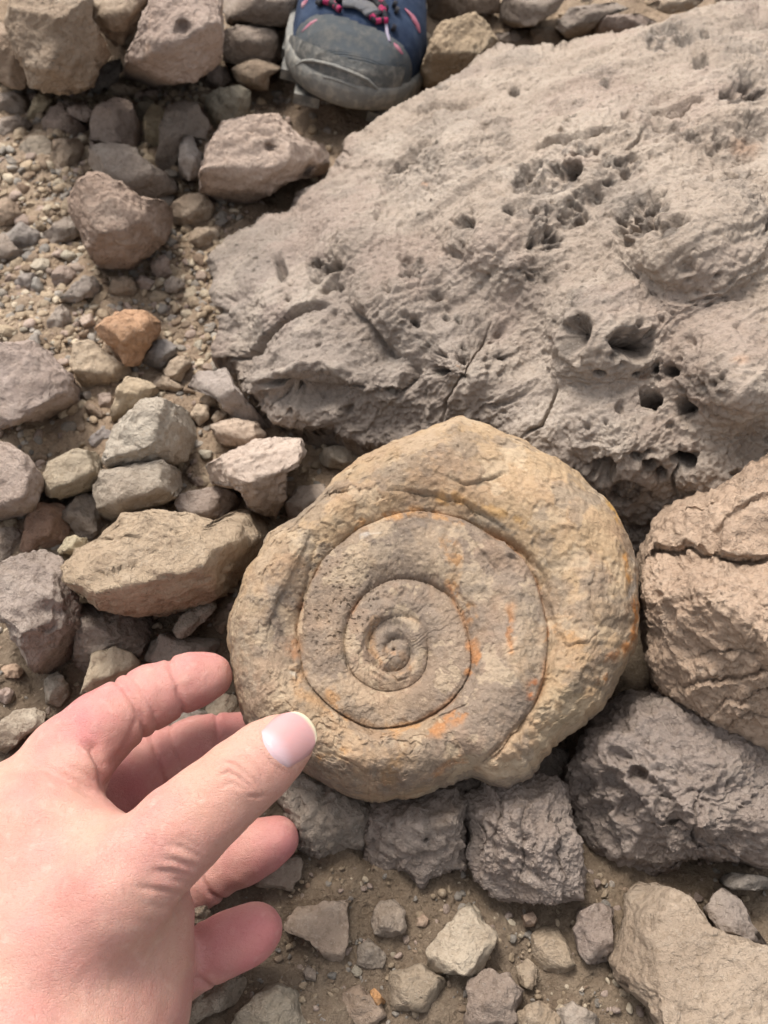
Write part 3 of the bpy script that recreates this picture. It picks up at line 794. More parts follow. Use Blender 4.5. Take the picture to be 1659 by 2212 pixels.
R_('rock','large tan slab with chipped edges above the index finger','E',[(280,440),(330,408),(440,348),(540,248),(700,233),(850,258),(920,283),(1010,228),(1100,223),(1162,270),(1182,322),(1130,392),(1080,482),(1020,562),(930,612),(830,652),(720,688),(560,683),(430,658),(370,602),(290,540),(273,490)],(.375,.29,.19),z=.062,t=.9,sub=6,facets=[(95,20,.56),(-100,58,.56),(-50,62,.62),(15,62,.7)],mat=M_STONE_R,lines=[([(360,540),(480,500),(560,470),(640,490),(760,520),(900,520),(980,470),(1060,440)],7,6,9),([(430,350),(560,345),(620,350)],5,9,4),([(760,470),(800,430),(830,380)],4,5,3)])
R_('stone','dark grey stone at the left edge under the rounded grey rock','E',[(-30,308),(100,308),(92,380),(40,432),(-30,462)],'shade')
R_('rock','large purple grey rock at the left edge in front of the tan slab','E',[(-40,480),(60,428),(180,403),(262,440),(302,560),(345,640),(352,900),(280,912),(170,947),(100,850),(30,722),(-40,692)],(.275,.232,.205),z=.036,t=1.,sub=6,facets=[(105,26,.55),(-80,58,.5),(-20,55,.66)],mat=M_STONE_R,holes=[(200,690,60,.5)])
R_('rock','dark rock in the shadow under the large tan slab','E',[(325,630),(400,640),(500,680),(660,690),(650,800),(600,862),(500,842),(430,850),(360,952),(328,900)],(.215,.18,.155),z=.012,sub=5)
R_('stone','small elongated grey stone under the right end of the tan slab','E',[(743,747),(790,688),(850,648),(930,613),(935,652),(880,712),(800,783),(758,777)],(.27,.248,.205),dz=.022,facets=[(110,26,.6),(-70,50,.66)])
R_('rock','smooth grey stone behind the tip of the index finger','E',[(628,812),(720,758),(850,778),(965,788),(965,860),(870,900),(700,900),(640,880)],'grey',z=.012)
R_('stone','tan stone tucked against the left rim of the fossil','E',[(918,762),(928,680),(990,638),(1012,700),(985,800),(940,805)],'tan')
R_('rock','tan triangular stone just above the base of the index finger','E',[(345,1030),(398,850),(480,823),(562,848),(620,892),(560,960),(450,1000)],(.33,.275,.19),z=.02,facets=[(80,16,.6),(-100,60,.6)],mat=M_SMOOTH)
R_('stone','blue grey and tan stone at the left in front of the purple grey rock','E',[(188,962),(250,928),(292,970),(312,1042),(260,1077),(198,1062)],(.30,.275,.23))
R_('pebble','small pinkish orange pebble at the left edge beside the purple grey rock','E',[(2,908),(60,898),(97,920),(72,967),(20,962)],(.40,.28,.19))
R_('pebble','small pale pink pebble at the left edge above the hand','E',[(-10,1010),(40,993),(67,1020),(42,1062),(-5,1067)],(.36,.28,.25))
R_('rock','mottled grey stone at the left edge beside the back of the hand','G',[(-40,420),(0,392),(60,328),(150,313),(202,340),(182,392),(100,442),(20,522),(-40,520)],(.325,.285,.22),z=.02)
R_('stone','pale mottled stone seen between the index and middle fingers','G',[(890,310),(960,258),(1010,262),(1045,340),(1000,400),(900,380)],(.38,.34,.26),z=.006)
R_('stone','grey stone seen below the index finger','G',[(670,410),(780,328),(885,320),(905,370),(850,440),(720,440)],(.33,.305,.27),z=.004)
# --- behind the boulder, right of the boot
R_('rock','rounded tan rock just right of the boot','B',[(158,300),(200,178),(250,98),(390,53),(452,110),(502,200),(420,262),(345,310),(210,390),(168,372)],(.385,.30,.19),z=.05,t=1.,sub=5,facets=[(80,30,.66),(-100,58,.6),(-20,60,.8)])
R_('rock','dark grey rock at the top edge above the tan rock','B',[(470,60),(520,-10),(800,-30),(740,52),(650,112),(560,122),(500,110)],'shade',z=.03)
R_('rock','grey brown rock at the top edge with a shadowed right side','B',[(738,112),(800,38),(1000,8),(1062,40),(930,82),(892,140),(830,180),(788,165)],'grey',z=.05)
R_('stone','pale stone lying just behind the top edge of the boulder','B',[(588,182),(640,128),(720,118),(802,165),(740,205),(650,205)],'tan')
R_('stone','pinkish stone behind the boulder near the top edge','B',[(888,135),(940,68),(1100,58),(1182,95),(1010,150),(920,165)],'pinkgrey',z=.05)
R_('stone','cream stone at the top edge beyond the boulder','B',[(1128,22),(1250,-22),(1392,-5),(1335,42),(1230,62)],'cream',z=.06)
R_('stone','small dark stone between the tan rock and the boulder','B',[(478,142),(590,138),(602,180),(520,200)],'shade')
R_('rock','dark brown rock at the top edge right of the boot laces','B',[(185,-30),(500,-30),(512,60),(400,62),(260,92),(225,140),(190,110)],'brown',z=.012)
R_('stone','tan grey stone at the top edge in the middle of the far scree','B',[(1420,-40),(1560,-60),(1659,-40),(1640,20),(1530,30),(1440,20)],'tan',z=.06)
# --- right edge, under the fossil
R_('stone','smooth grey stone beneath the lower left corner of the boulder','C',[(800,570),(860,500),(980,488),(1012,560),(1055,600),(1135,700),(1205,785),(1150,790),(1000,700),(960,640),(900,600)],(.295,.268,.25),z=.012,t=.7,mat=M_SMOOTH)
R_('stone','pale stone with dark blotches behind the fossil on its left','C',[(1368,882),(1410,828),(1480,808),(1595,858),(1560,905),(1500,930),(1430,925)],(.42,.37,.29),z=.006)
R_('stone','smooth pale stone tucked behind the upper left rim of the fossil','E',[(1233,200),(1290,128),(1400,118),(1420,180),(1340,260),(1250,265)],(.35,.305,.26),z=.012,mat=M_SMOOTH)
R_('rock','large bedded brown rock at the right edge beside the fossil','D',[(1395,1180),(1405,1140),(1440,1100),(1540,1060),(1622,1020),(1690,950),(1760,1100),(1760,1560),(1700,1655),(1622,1640),(1540,1592),(1450,1510),(1420,1472),(1392,1382),(1382,1282),(1386,1230)],(.50,.37,.265),z=.068,t=.85,sub=6,facets=[(110,26,.66),(-110,44,.6),(170,60,.8),(-60,50,.75)],mat=M_STONE_B,rough=1.1,hero=True,pit=.2,holes=[(1402,1330,26,.5),(1405,1380,20,.5),(1415,1290,14,.5)],
   lines=[([(1375,1190),(1430,1185),(1480,1170),(1530,1190),(1590,1205),(1700,1195)],9,18,16),([(1500,1240),(1540,1210),(1600,1190)],5,7,0),([(1530,1150),(1600,1100),(1680,1080)],6,9,-6),
          ([(1470,1480),(1520,1450),(1600,1470),(1700,1440)],6,10,-8),([(1560,1570),(1600,1540),(1680,1560)],5,8,-6),([(1490,1420),(1560,1400),(1650,1410)],5,6,-6),([(1440,1100),(1500,1110),(1560,1090)],5,7,-5),([(1590,1520),(1650,1500),(1720,1510)],4,8,-5),([(1520,1540),(1570,1500),(1640,1530)],4,6,-4)])
R_('rock','large dark grey pitted rock below the bedded brown rock','H',[(985,190),(1010,100),(1060,40),(1100,-70),(1180,-150),(1350,-150),(1720,0),(1720,405),(1600,412),(1500,400),(1420,372),(1340,422),(1240,462),(1150,482),(1110,472),(1100,412),(1042,362),(1030,250)],(.255,.215,.192),z=.018,t=.8,sub=6,hero=True,pit=.45,facets=[(95,30,.62),(-90,52,.56),(-30,50,.75)],mat=M_STONE_R,rough=1.2,
   holes=[(1225,120,34,1.2),(1150,135,36,.9),(1275,140,16,1.),(1330,240,52,.6),(1380,300,55,.55),(1290,330,50,.4),(1170,60,30,.8),(1110,240,40,.5),(1200,230,36,.6),(1060,160,36,.8),(1440,250,36,.35),(1540,300,60,.25)],
   lines=[([(1490,90),(1475,160),(1450,220),(1430,250)],9,-10,0),([(1420,180),(1430,260),(1420,340),(1460,380)],8,8,-10),([(1100,180),(1240,200),(1400,205)],8,6,-12),([(1110,420),(1230,430),(1320,400)],6,8,8),([(1290,290),(1380,270),(1430,300)],8,14,6),([(1340,350),(1480,350),(1600,400)],6,9,6)])
R_('rock','dark grey fluted rock beneath the lower rim of the fossil','H',[(690,300),(668,230),(760,150),(900,120),(1000,170),(1018,260),(1042,350),(1062,435),(1042,502),(960,518),(840,513),(790,503),(720,452),(692,390)],(.252,.213,.19),z=.016,t=.9,sub=6,grow=1.05,hero=True,pit=.15,facets=[(90,32,.66),(-90,50,.6),(0,45,.75),(180,45,.75)],mat=M_STONE_R,rough=1.2,
   lines=[([(790,180),(800,260),(780,330),(790,420)],9,12,10),([(880,200),(860,300),(870,400),(850,480)],8,8,-8),([(950,220),(990,300),(980,400),(1000,470)],7,12,-8),([(920,320),(900,400),(930,470)],6,8,6),([(720,250),(750,330),(740,420)],6,9,8)])
R_('rock','dark pointed rock left of the fluted rock under the fossil','H',[(368,367),(390,330),(398,220),(560,150),(655,180),(655,402),(620,412),(560,442),(480,492),(455,472),(438,430)],(.245,.21,.186),z=.012,t=.9,sub=6,grow=1.17,pit=.15,mat=M_STONE_R,rough=1.3,lines=[([(460,200),(450,300),(470,420)],8,9,8),([(560,180),(550,280),(570,380)],7,8,-8)])
R_('rock','dark grey rock behind the thumb, under the fossil','H',[(95,210),(180,120),(370,160),(385,300),(365,402),(250,402),(150,352),(138,280)],(.225,.195,.163),z=.006,t=.9,sub=6,grow=1.17,pit=.3,mat=M_STONE_R,rough=1.3)
R_('rock','dark rock wedged under the middle of the fossil, mostly hidden','H',[(300,120),(500,60),(760,20),(1000,40),(1040,140),(980,230),(820,240),(690,250),(560,240),(420,230),(330,220)],(.20,.17,.145),z=.004,t=.8,sub=5,mat=M_STONE_R)
# --- foreground
R_('stone','flat brown triangular slab right of the little finger','G',[(1228,1232),(1260,1190),(1320,1168),(1502,1148),(1514,1230),(1482,1402),(1450,1444),(1400,1392),(1340,1322),(1240,1282)],(.265,.208,.158),t=.35,z=.004,mat=M_SMOOTH,facets=[(95,8,.4)],e=.4)
R_('stone','flat brown slab between the ring and little fingers','G',[(1070,1052),(1180,998),(1240,948),(1295,948),(1304,1050),(1262,1112),(1180,1092),(1108,1092)],(.255,.212,.165),t=.35,z=.003,mat=M_SMOOTH,facets=[(95,8,.4)],e=.4)
R_('stone','mottled grey green stone at the bottom edge beside the little finger','G',[(980,1720),(1060,1598),(1200,1508),(1292,1538),(1314,1602),(1330,1720)],(.285,.255,.19),z=.008,mat=M_STONE_R)
R_('stone','orange streaked grey stone under the little finger','G',[(610,1720),(700,1628),(800,1558),(930,1508),(1042,1458),(1074,1540),(1010,1602),(900,1642),(790,1720)],(.30,.25,.185),z=.002,mat=M_STONE_O)
R_('stone','orange edged grey stone between the palm and the little finger','G',[(815,1190),(838,1110),(870,1120),(912,1190),(930,1235),(880,1245),(822,1235)],(.30,.245,.18),z=.006,mat=M_STONE_O)
R_('stone','rounded grey stone set in the soil below the pointed dark rock','H',[(383,582),(410,538),(470,523),(487,580),(492,632),(430,667),(388,632)],(.275,.235,.19),z=.004)
R_('stone','pale white angular stone lying on the soil in the foreground','H',[(558,692),(600,640),(638,590),(705,528),(732,560),(752,610),(782,650),(762,702),(717,777),(650,762),(590,767),(563,742)],(.42,.365,.275),z=.008,t=.6,sub=5,facets=[(95,14,.5),(-100,62,.8),(170,50,.8)])
R_('stone','rounded layered grey stone in the foreground soil','H',[(408,832),(440,760),(540,738),(612,780),(622,832),(570,892),(470,897),(413,872)],(.275,.225,.155),z=.004,t=.7)
R_('stone','purple and cream lumpy stone near the bottom edge','H',[(675,960),(700,800),(740,758),(820,763),(862,820),(845,900),(800,960)],(.255,.205,.17),z=.008,sub=5,rough=1.4)
R_('stone','tan stone at the bottom edge right of the lumpy stone','H',[(845,880),(920,858),(982,902),(985,970),(850,970)],(.30,.235,.155),z=.004)
R_('stone','grey stone at the bottom edge beside small white pebbles','H',[(980,882),(1030,853),(1115,912),(1105,970),(990,970)],(.27,.235,.195),z=.004)
R_('rock','large flat tan slab filling the lower right corner','H',[(1148,640),(1200,590),(1198,510),(1230,478),(1312,483),(1402,520),(1480,622),(1562,652),(1740,712),(1740,1000),(1345,1000),(1282,882),(1240,842),(1180,792),(1153,722)],(.315,.252,.182),z=.03,t=.5,sub=6,facets=[(95,14,.45),(180,58,.7),(-140,60,.75)],e=.5)
R_('stone','dark grey stone leaning on the top of the corner slab','H',[(1448,555),(1510,488),(1572,530),(1602,600),(1680,700),(1562,655),(1488,612)],(.215,.185,.165),z=.02)
R_('stone','purple grey stone standing left of the corner slab','H',[(1048,560),(1120,538),(1162,560),(1155,640),(1160,712),(1092,738),(1043,692),(1033,620)],(.215,.172,.15),z=.008)
R_('stone','soft tan lump in the soil left of the purple grey stone','H',[(900,640),(950,568),(990,640),(1042,740),(1045,812),(960,793),(895,720)],(.285,.225,.15),z=.0,t=.7)
R_('stone','thin slate grey shard in the shadow at the right edge','H',[(1478,447),(1560,438),(1690,458),(1690,492),(1540,494)],(.19,.182,.165),z=.012,t=.6)
R_('stone','tan pebble stone between the lump and the pale angular stone','H',[(842,750),(880,718),(922,740),(912,802),(870,832),(848,802)],(.30,.24,.165),z=.0)
R_('chip','small bright orange chip on the soil near the bottom edge','H',[(372,822),(387,812),(428,855),(422,868),(398,860)],(.50,.24,.06),z=.003,mat=M_STONE_O,cat='stone chip')
R_('stone','flat brown stone in the soil below the triangular slab','H',[(285,832),(340,808),(422,860),(434,925),(350,945),(285,932)],(.27,.205,.15),z=.0,t=.5)
R_('stone','grey stone in the soil left of the rounded grey stone','H',[(325,690),(370,650),(425,690),(430,740),(370,770),(335,745)],(.235,.205,.165),z=.0,t=.6)
R_('pebble','small grey pebble left of the rounded layered stone','H',[(155,760),(180,735),(205,760),(198,795),(168,800)],(.225,.19,.155))
R_('pebble','small pinkish pebble above the pale angular stone','H',[(522,585),(545,570),(562,590),(552,612),(526,610)],(.38,.28,.2))
R_('pebble','small pinkish pebble right of the pale angular stone','H',[(870,580),(898,568),(915,590),(902,615),(875,612)],(.35,.25,.18))
R_('pebble','white oval pebble at the bottom edge','H',[(970,880),(985,862),(1010,872),(1005,893),(982,895)],(.48,.42,.31),e=.95,facets=[])
R_('pebble','tiny white bean shaped pebble in the foreground soil','H',[(1048,820),(1058,808),(1066,815),(1060,826)],(.6,.54,.44),e=.95,facets=[],sub=3)
# ------------------------------------------------------------------ the spiral fossil
AC = at_d(np.array([[850., 1396.]]), np.array([.361]))[0]           # middle of the spiral
tilt = math.radians(14)
AN = np.array([-.05, -math.sin(tilt), math.cos(tilt)]); AN /= np.linalg.norm(AN)
AU = np.array([1.0, 0, 0]) - AN * AN[0]; AU /= np.linalg.norm(AU)
AV = np.cross(AN, AU)
def a2(px, off=0.):
    q = at_plane(np.asarray(px, float), AC + AN * off, AN) - AC
    return np.stack([q @ AU, q @ AV], -1)
RIM = [(935,30),(985,48),(1060,70),(1170,115),(1290,180),(1390,250),(1470,330),(1530,400),(1580,500),(1612,600),(1620,700),(1617,820),(1600,910),(1560,990),(1530,1060),(1480,1140),(1420,1200),(1320,1260),(1262,1310),(1190,1400),(1110,1440),(1040,1430),(970,1395),(880,1440),(750,1480),(620,1490),(500,1470),(400,1430),(320,1385),(240,1330),(150,1262),(100,1185),(60,1085),(38,980),(25,880),(32,800),(75,720),(110,610),(160,540),(190,480),(290,410),(390,330),(450,260),(530,200),(610,150),(700,110),(830,70),(900,42)]
TH_ = .030                                                          # from the crest down to the widest rim
rim2 = a2(tod('Z', RIM), -TH_ * .8)
SUT = [(1000,1388),(1060,1310),(1170,1180),(1230,1060),(1268,920),(1266,780),(1240,660),(1190,570),(1120,510),(1000,445),(900,405),(800,390),(690,395),(590,412),(505,452),(440,505),(395,560),(360,620),(330,700),(315,800),(315,900),(330,970),(370,1040),(430,1120),(500,1180),(570,1205),(660,1202),(770,1178),(860,1110),(930,1050),(962,960),(970,880),(952,800),(920,730),(870,670),(800,640),(700,635),(620,650),(560,690),(510,750),(485,820),(480,900),(500,980),(550,1030),(620,1056),(700,1062),(760,1040),(798,980),(808,900),(798,830),(770,790),(720,772),(660,778),(612,805),(582,855),(577,920),(600,965),(650,985),(700,975),(730,940),(735,893),(712,865),(675,858),(648,878),(640,905),(655,925)]
s2 = a2(tod('Z', SUT))
sphi = np.unwrap(np.arctan2(s2[:, 1], s2[:, 0])); srad = np.hypot(s2[:, 0], s2[:, 1])
if sphi[-1] < sphi[0]: sphi = -sphi; FLIP = -1
else: FLIP = 1
o_ = np.argsort(sphi); sphi = sphi[o_]; srad = srad[o_]
sphi = np.maximum.accumulate(sphi + np.arange(len(sphi)) * 1e-6)
_q = np.linspace(sphi[0], sphi[-1], 900)
_r = np.interp(_q, sphi, srad)
_k = np.exp(-np.linspace(-2.2, 2.2, 55) ** 2); _k /= _k.sum()
_r = np.convolve(np.pad(_r, 27, 'edge'), _k, 'valid')
sphi, srad = _q, _r
NT_, NR_ = 860, 262
th = np.linspace(-math.pi, math.pi, NT_, endpoint=False)
Rr = poly_radius(th, rim2)
Rr = np.convolve(np.concatenate([Rr[-6:], Rr, Rr[:6]]), np.ones(5) / 5, 'same')[6:-6]
jn = np.stack([np.cos(th) * 9, np.sin(th) * 9, th * 0], -1)
Rr *= 1 + (.006 + .008 * (np.sin(th) < .1) * (np.cos(th) > -.2)) * fbm(jn * 1.6, 4, .6, 81)
Rmean = Rr.mean()
rho1 = 1 - (1 - np.linspace(.004, 1, NR_)) ** 1.12
RH, THG = np.meshgrid(rho1, th, indexing='ij')
rim_r = np.broadcast_to(Rr, RH.shape)
rg_ = RH * rim_r
pu = rg_ * np.cos(THG); pv = rg_ * np.sin(THG)
# wobble the spiral lines a little
wn = np.stack([pu.ravel() * 60, pv.ravel() * 60, pu.ravel() * 0], -1)
rw = rg_ + (fbm(wn * .55, 2, .5, 83).reshape(rg_.shape)) * .0024 * np.minimum(1, rg_ / .02)
inner_s = np.zeros_like(rg_); outer_s = rim_r.copy(); level = np.full(rg_.shape, 0.)
cands = []
for k in range(-9, 10):
    q = FLIP * th + 2 * math.pi * k
    ok = (q >= sphi[0]) & (q <= sphi[-1])
    cands.append(np.where(ok, np.interp(q, sphi, srad), np.nan))
cands = np.sort(np.array(cands), 0)                     # nan last
nsut = np.zeros(rg_.shape)
for row in cands:
    if np.isnan(row).all(): continue
    rr_ = np.broadcast_to(row, rg_.shape)
    good = ~np.isnan(rr_)
    m = good & (rr_ < rw)
    inner_s = np.where(m, rr_, inner_s); nsut += m
    m2 = good & (rr_ >= rw) & (rr_ < outer_s)
    outer_s = np.where(m2, rr_, outer_s)
wid = np.maximum(outer_s - inner_s, 1e-4)
uu = np.clip((rw - inner_s) / wid, 0, 1)
is_last = outer_s >= rim_r - 1e-6
# relief of one whorl: steep inner flank, broad crest, gentle outer side
prof = np.where(uu < .40, np.sin(np.clip(uu / .40, 0, 1) * math.pi / 2) ** .7, 1 - .75 * np.clip((uu - .40) / .60, 0, 1) ** 1.8)
prof = np.where(is_last, np.sin(np.clip(uu / .5, 0, 1) * math.pi / 2) ** .8, prof)
amp = .20 * wid * np.where(is_last, np.clip(1.25 - 6 * wid, .6, 1.1), 1.0)
rn = rg_ / Rmean
base = -.0050 * (1 - sstep(.15, .85, rn)) - .0034 * sstep(.0128, .0090, rg_ * (1 + .14 * np.sin(THG * FLIP + 2.2))) * (.28 + .72 * sstep(-.5, .8, np.cos(THG - 2.3)))
amp = amp * (1 + 1.1 * sstep(.016, .008, rg_))
h = base + amp * prof - .35 * amp
gro = np.exp(-((rw - inner_s) / .0011) ** 2) + np.exp(-((outer_s - rw) / .0011) ** 2) * (~is_last)
gb = .12 + 1.1 * np.clip(fbm(wn * .35, 3, .5, 85).reshape(rg_.shape) * 1.4 + .30, 0, 1)
h -= .0014 * gro * gb * np.clip(wid / .02, .4, 1.2)
# fall to the rim
f0 = .66
xx = np.clip((RH - f0) / (1 - f0), 0, 1)
fall = 1 - np.sqrt(np.clip(1 - xx ** 2.3, 0, 1))
h = h * (1 - fall) - TH_ * fall
P2 = np.stack([pu.ravel(), pv.ravel()], -1)
PX = proj(AC + P2[:, :1] * AU + P2[:, 1:] * AV + h.ravel()[:, None] * AN)[:, :2]
def zl(pts): return tod('Z', pts)
q3 = np.stack([P2[:, 0], P2[:, 1], h.ravel()], -1)
wpx = PX + np.stack([fbm(q3 * 90, 3, .6, 86), fbm(q3 * 90, 3, .6, 87)], -1) * 8
hd = np.zeros(len(P2))
def aline(pts, wid_, dep, step=0.):
    L = zl(pts)
    d, nr, sd_ = seg_dist(wpx, L)
    e0 = np.hypot(*(nr - L[0]).T); e1 = np.hypot(*(nr - L[-1]).T); tl = np.hypot(*(L[-1] - L[0]))
    ta = np.clip(np.minimum(e0, e1) / (.25 * tl), 0, 1)
    hd[:] -= dep * ta * np.clip(1 - (d / wid_) ** 2, 0, 1)
    if step: hd[:] -= step * ta * np.where(sd_ > 0, sstep(48, 0, d), 0)
# scarps and flake edges on the last whorl and the inner whorls
aline([(1000,445),(1110,500),(1185,545),(1240,640),(1275,760),(1290,900),(1270,1020),(1190,1180)], 10, .0018)
aline([(1000,450),(1060,490),(1120,520),(1190,560),(1230,640)], 12, .0022, -.0026)
aline([(870,250),(960,280),(1080,230),(1130,200)], 5, .0010, .0012)
aline([(640,300),(790,320),(940,340),(1040,410),(1110,480)], 6, .0010, .0018)
aline([(380,330),(450,300),(520,290)], 6, .0016, .0014)
aline([(345,420),(330,520),(250,680),(200,800),(170,900)], 7, .0005, -.0018)
aline([(395,440),(350,600),(330,720),(320,860)], 8, .0008, .0012)
aline([(1440,560),(1450,660),(1440,760),(1490,850)], 4, .0008, .0008)
aline([(1300,830),(1340,900),(1420,880),(1480,840)], 4, .0007, .0010)
aline([(1480,1000),(1470,1060),(1450,1130)], 4, .0016, .0008)
aline([(1200,1120),(1150,1220),(1090,1290),(1010,1370)], 8, .0018, -.0015)
aline([(880,500),(920,580),(900,650),(960,760),(975,900)], 9, .0009)
aline([(960,480),(1060,590),(1085,640)], 5, .0008, .0007)
aline([(1110,560),(1170,570)], 4, .0013, .0006)
aline([(1125,740),(1110,850),(1130,920),(1090,950)], 5, .0007, .0006)
aline([(350,1140),(470,1220),(600,1250),(760,1220)], 7, .0006, -.0012)
aline([(820,1180),(900,1150),(960,1110)], 6, .0006, .0008)
aline([(420,1300),(560,1390),(680,1370)], 7, .0006, .0010)
aline([(830,1385),(900,1340),(970,1330)], 5, .0009, .0006)
aline([(1020,960),(980,1080),(930,1150)], 5, .0006, .0006)
aline([(560,700),(600,640)], 4, .0010)
aline([(640,690),(700,665),(750,690)], 9, -.0012)
aline([(560,860),(545,930),(580,1000),(660,1040)], 5, .0009)
aline([(640,985),(690,1030),(740,1010)], 4, .0008)
for (x, y, r, dp) in [(690,690,26,-.0012),(600,715,14,-.0010),(1440,670,6,.0015),(920,133,5,.0014),(1450,660,6,.0012),(1260,1290,30,-.0014),(1110,1310,34,-.0016),(1050,1410,40,-.0014),(295,985,20,-.0014),(1130,910,22,-.0008),(940,300,22,.001)]:
    c_ = zl([(x, y)])[0]
    hd -= dp * sstep(1, .2, np.hypot(wpx[:, 0] - c_[0], wpx[:, 1] - c_[1]) / (r * .5622))
# the small peak at the top of the rim
lastf0 = is_last.ravel().astype(float)
chip = sstep(.20, .26, fbm(q3 * 48, 5, .62, 105)) * .0006 * (.3 + .7 * lastf0) + sstep(.14, .19, fbm(q3 * 30, 5, .6, 107)) * .0008 * (.3 + .7 * lastf0)
hn = -chip + fbm(q3 * 24, 3, .5, 88) * .0024 + fbm(q3 * 90, 4, .55, 89) * (.00045 + .00030 * lastf0) + fbm(q3 * 330, 3, .6, 90) * .00032 * sstep(.004, .028, rg_.ravel())
# streaks across the whorls (growth lines)
ph = THG.ravel()
gl = fbm(np.stack([ph * 26, rg_.ravel() * 40, ph * 0], -1), 3, .55, 91)
hn += gl * .00020 * sstep(.035, .055, rg_.ravel())
tq = fbm(q3 * np.array([30, 30, 20]), 4, .55, 92) * 5
hn += (np.floor(tq) + sstep(.8, .98, tq - np.floor(tq))) * .00030
rough_band = sstep(.55, .95, RH.ravel()) * (np.cos(THG.ravel() + .75) > .2)
hn += rough_band * fbm(q3 * 45, 4, .6, 93) * .0012 * (np.sin(THG.ravel()) < .3)
# pin pricks in the grey upper left whorl
pk_ = fbm(q3 * 520, 2, .5, 94)
zone = sstep(1, .3, np.hypot((wpx[:, 0] - 730) / 170, (wpx[:, 1] - 1290) / 200))
hn -= zone * sstep(.38, .5, pk_) * .0006
hh = h.ravel() + (hd + hn) * (1 - .35 * fall.ravel())
Pf = AC + P2[:, :1] * AU + P2[:, 1:] * AV + hh[:, None] * AN
side = sstep(.75, 1., RH.ravel())
rd = (P2[:, :1] * AU + P2[:, 1:] * AV); rd /= np.linalg.norm(rd, axis=1)[:, None]
Pf += rd * (side * fbm(q3 * 32, 4, .55, 95) * .0018)[:, None]
# back half, a plain rounded underside
nb_ = 26
bk = []
for j in range(1, nb_):
    a_ = j / (nb_ - 1) * math.pi / 2
    r_ = Rr * (math.cos(a_) * .985 + .015 * (1 - j / nb_)) if j < nb_ - 1 else Rr * .01
    dz_ = -TH_ - .030 * math.sin(a_)
    b_ = AC + (r_ * np.cos(th))[:, None] * AU + (r_ * np.sin(th))[:, None] * AV + dz_ * AN
    b_ += fbm(b_ * 60, 3, .6, 96)[:, None] * .003 * AN
    bk.append(b_)
allv = np.concatenate([Pf] + bk)
nrow = NR_ + nb_ - 1
a_i = (np.arange(nrow - 1)[:, None] * NT_ + np.arange(NT_)[None, :])
b_i = (np.arange(nrow - 1)[:, None] * NT_ + np.roll(np.arange(NT_), -1)[None, :])
af = np.stack([a_i, a_i + NT_, b_i + NT_, b_i], -1).reshape(-1, 4)
# colours of the stone itself, plus shade painted along one scarp
N_ = len(P2)
grey = np.array([.262, .205, .158]); och = np.array([.430, .312, .192]); rust = np.array([.40, .20, .09]); pale = np.array([.455, .355, .250]); pinkg = np.array([.36, .255, .18])
lastf = is_last.ravel().astype(float)
ang_ = THG.ravel()
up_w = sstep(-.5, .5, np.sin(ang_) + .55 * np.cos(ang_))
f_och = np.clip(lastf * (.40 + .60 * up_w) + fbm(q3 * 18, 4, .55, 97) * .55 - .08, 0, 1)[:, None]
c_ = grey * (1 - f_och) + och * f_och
m = (sstep(.05, .5, fbm(q3 * 34, 4, .6, 98)) * .5)[:, None]; c_ = c_ * (1 - m) + pinkg * m
m = (sstep(.2, .5, fbm(q3 * 22, 5, .6, 99)) * .65 * lastf)[:, None]; c_ = c_ * (1 - m) + np.array([.31, .245, .17]) * m
m = (sstep(.15, .5, fbm(q3 * 27, 5, .6, 100)) * .6)[:, None]; c_ = c_ * (1 - m) + pale * m
gv = np.clip(gro.ravel() * (.05 + 1.2 * sstep(.0, .4, fbm(q3 * 30, 3, .5, 101))), 0, 1)
m = (gv * .55)[:, None]; c_ = c_ * (1 - m) + rust * m
brk = sstep(-.5, .05, fbm(q3 * 140, 4, .65, 103))
def stain(pts, wid_, col, amt):
    global c_
    d, nr, _s = seg_dist(wpx, zl(pts))
    nz = .55 + 1.1 * np.clip(fbm(q3 * 70, 3, .6, 102) + .3, 0, 1)
    mm = (sstep(wid_ * nz * 1.15, wid_ * nz * .2, d) * amt * brk)[:, None]
    c_ = c_ * (1 - mm) + np.array(col) * mm
OR = (.47, .205, .07); OR2 = (.48, .27, .12)
stain([(520,450),(600,405),(700,395),(820,395),(920,430)], 13, OR2, .8)
stain([(880,510),(915,580),(890,650),(930,720),(965,780)], 20, OR2, .75)
stain([(885,660),(925,720),(962,790)], 9, (.26,.10,.045), .6)
stain([(975,890),(1000,940),(960,990)], 16, OR, .75)
stain([(1125,740),(1112,850),(1120,930)], 13, OR, .55)
stain([(1245,700),(1258,820),(1255,920)], 6, OR, .8)
stain([(1215,1050),(1195,1100)], 12, (.40,.15,.06), .85)
stain([(430,1090),(500,1180),(620,1230),(760,1205)], 22, OR2, .75)
stain([(820,1230),(870,1190),(930,1160)], 17, OR, .7)
stain([(410,1330),(470,1300)], 17, (.46,.23,.07), .8)
stain([(830,1388),(900,1345),(965,1332)], 12, (.50,.28,.15), .7)
stain([(700,1320),(640,1400)], 30, (.36,.21,.09), .5)
stain([(600,800),(580,880),(610,960),(690,985)], 14, OR2, .5)
stain([(640,900),(700,930),(750,960)], 12, (.48,.30,.18), .6)
stain([(280,880),(290,940)], 16, (.40,.20,.10), .7)
stain([(320,1000),(300,1080),(420,1130)], 26, OR2, .45)
stain([(860,340),(930,345),(900,330)], 12, (.55,.29,.07), .8)
stain([(1000,370),(1090,400),(1150,420)], 24, (.50,.30,.11), .6)
stain([(1500,340),(1545,420)], 14, (.58,.33,.07), .7)
stain([(1565,560),(1575,640)], 9, (.50,.24,.06), .8)
stain([(1600,740),(1600,830),(1560,900),(1500,945)], 17, (.47,.19,.05), .85)
stain([(1480,1030),(1495,1020)], 15, (.50,.19,.04), .95)
stain([(1300,840),(1370,880),(1400,930)], 26, (.52,.29,.12), .6)
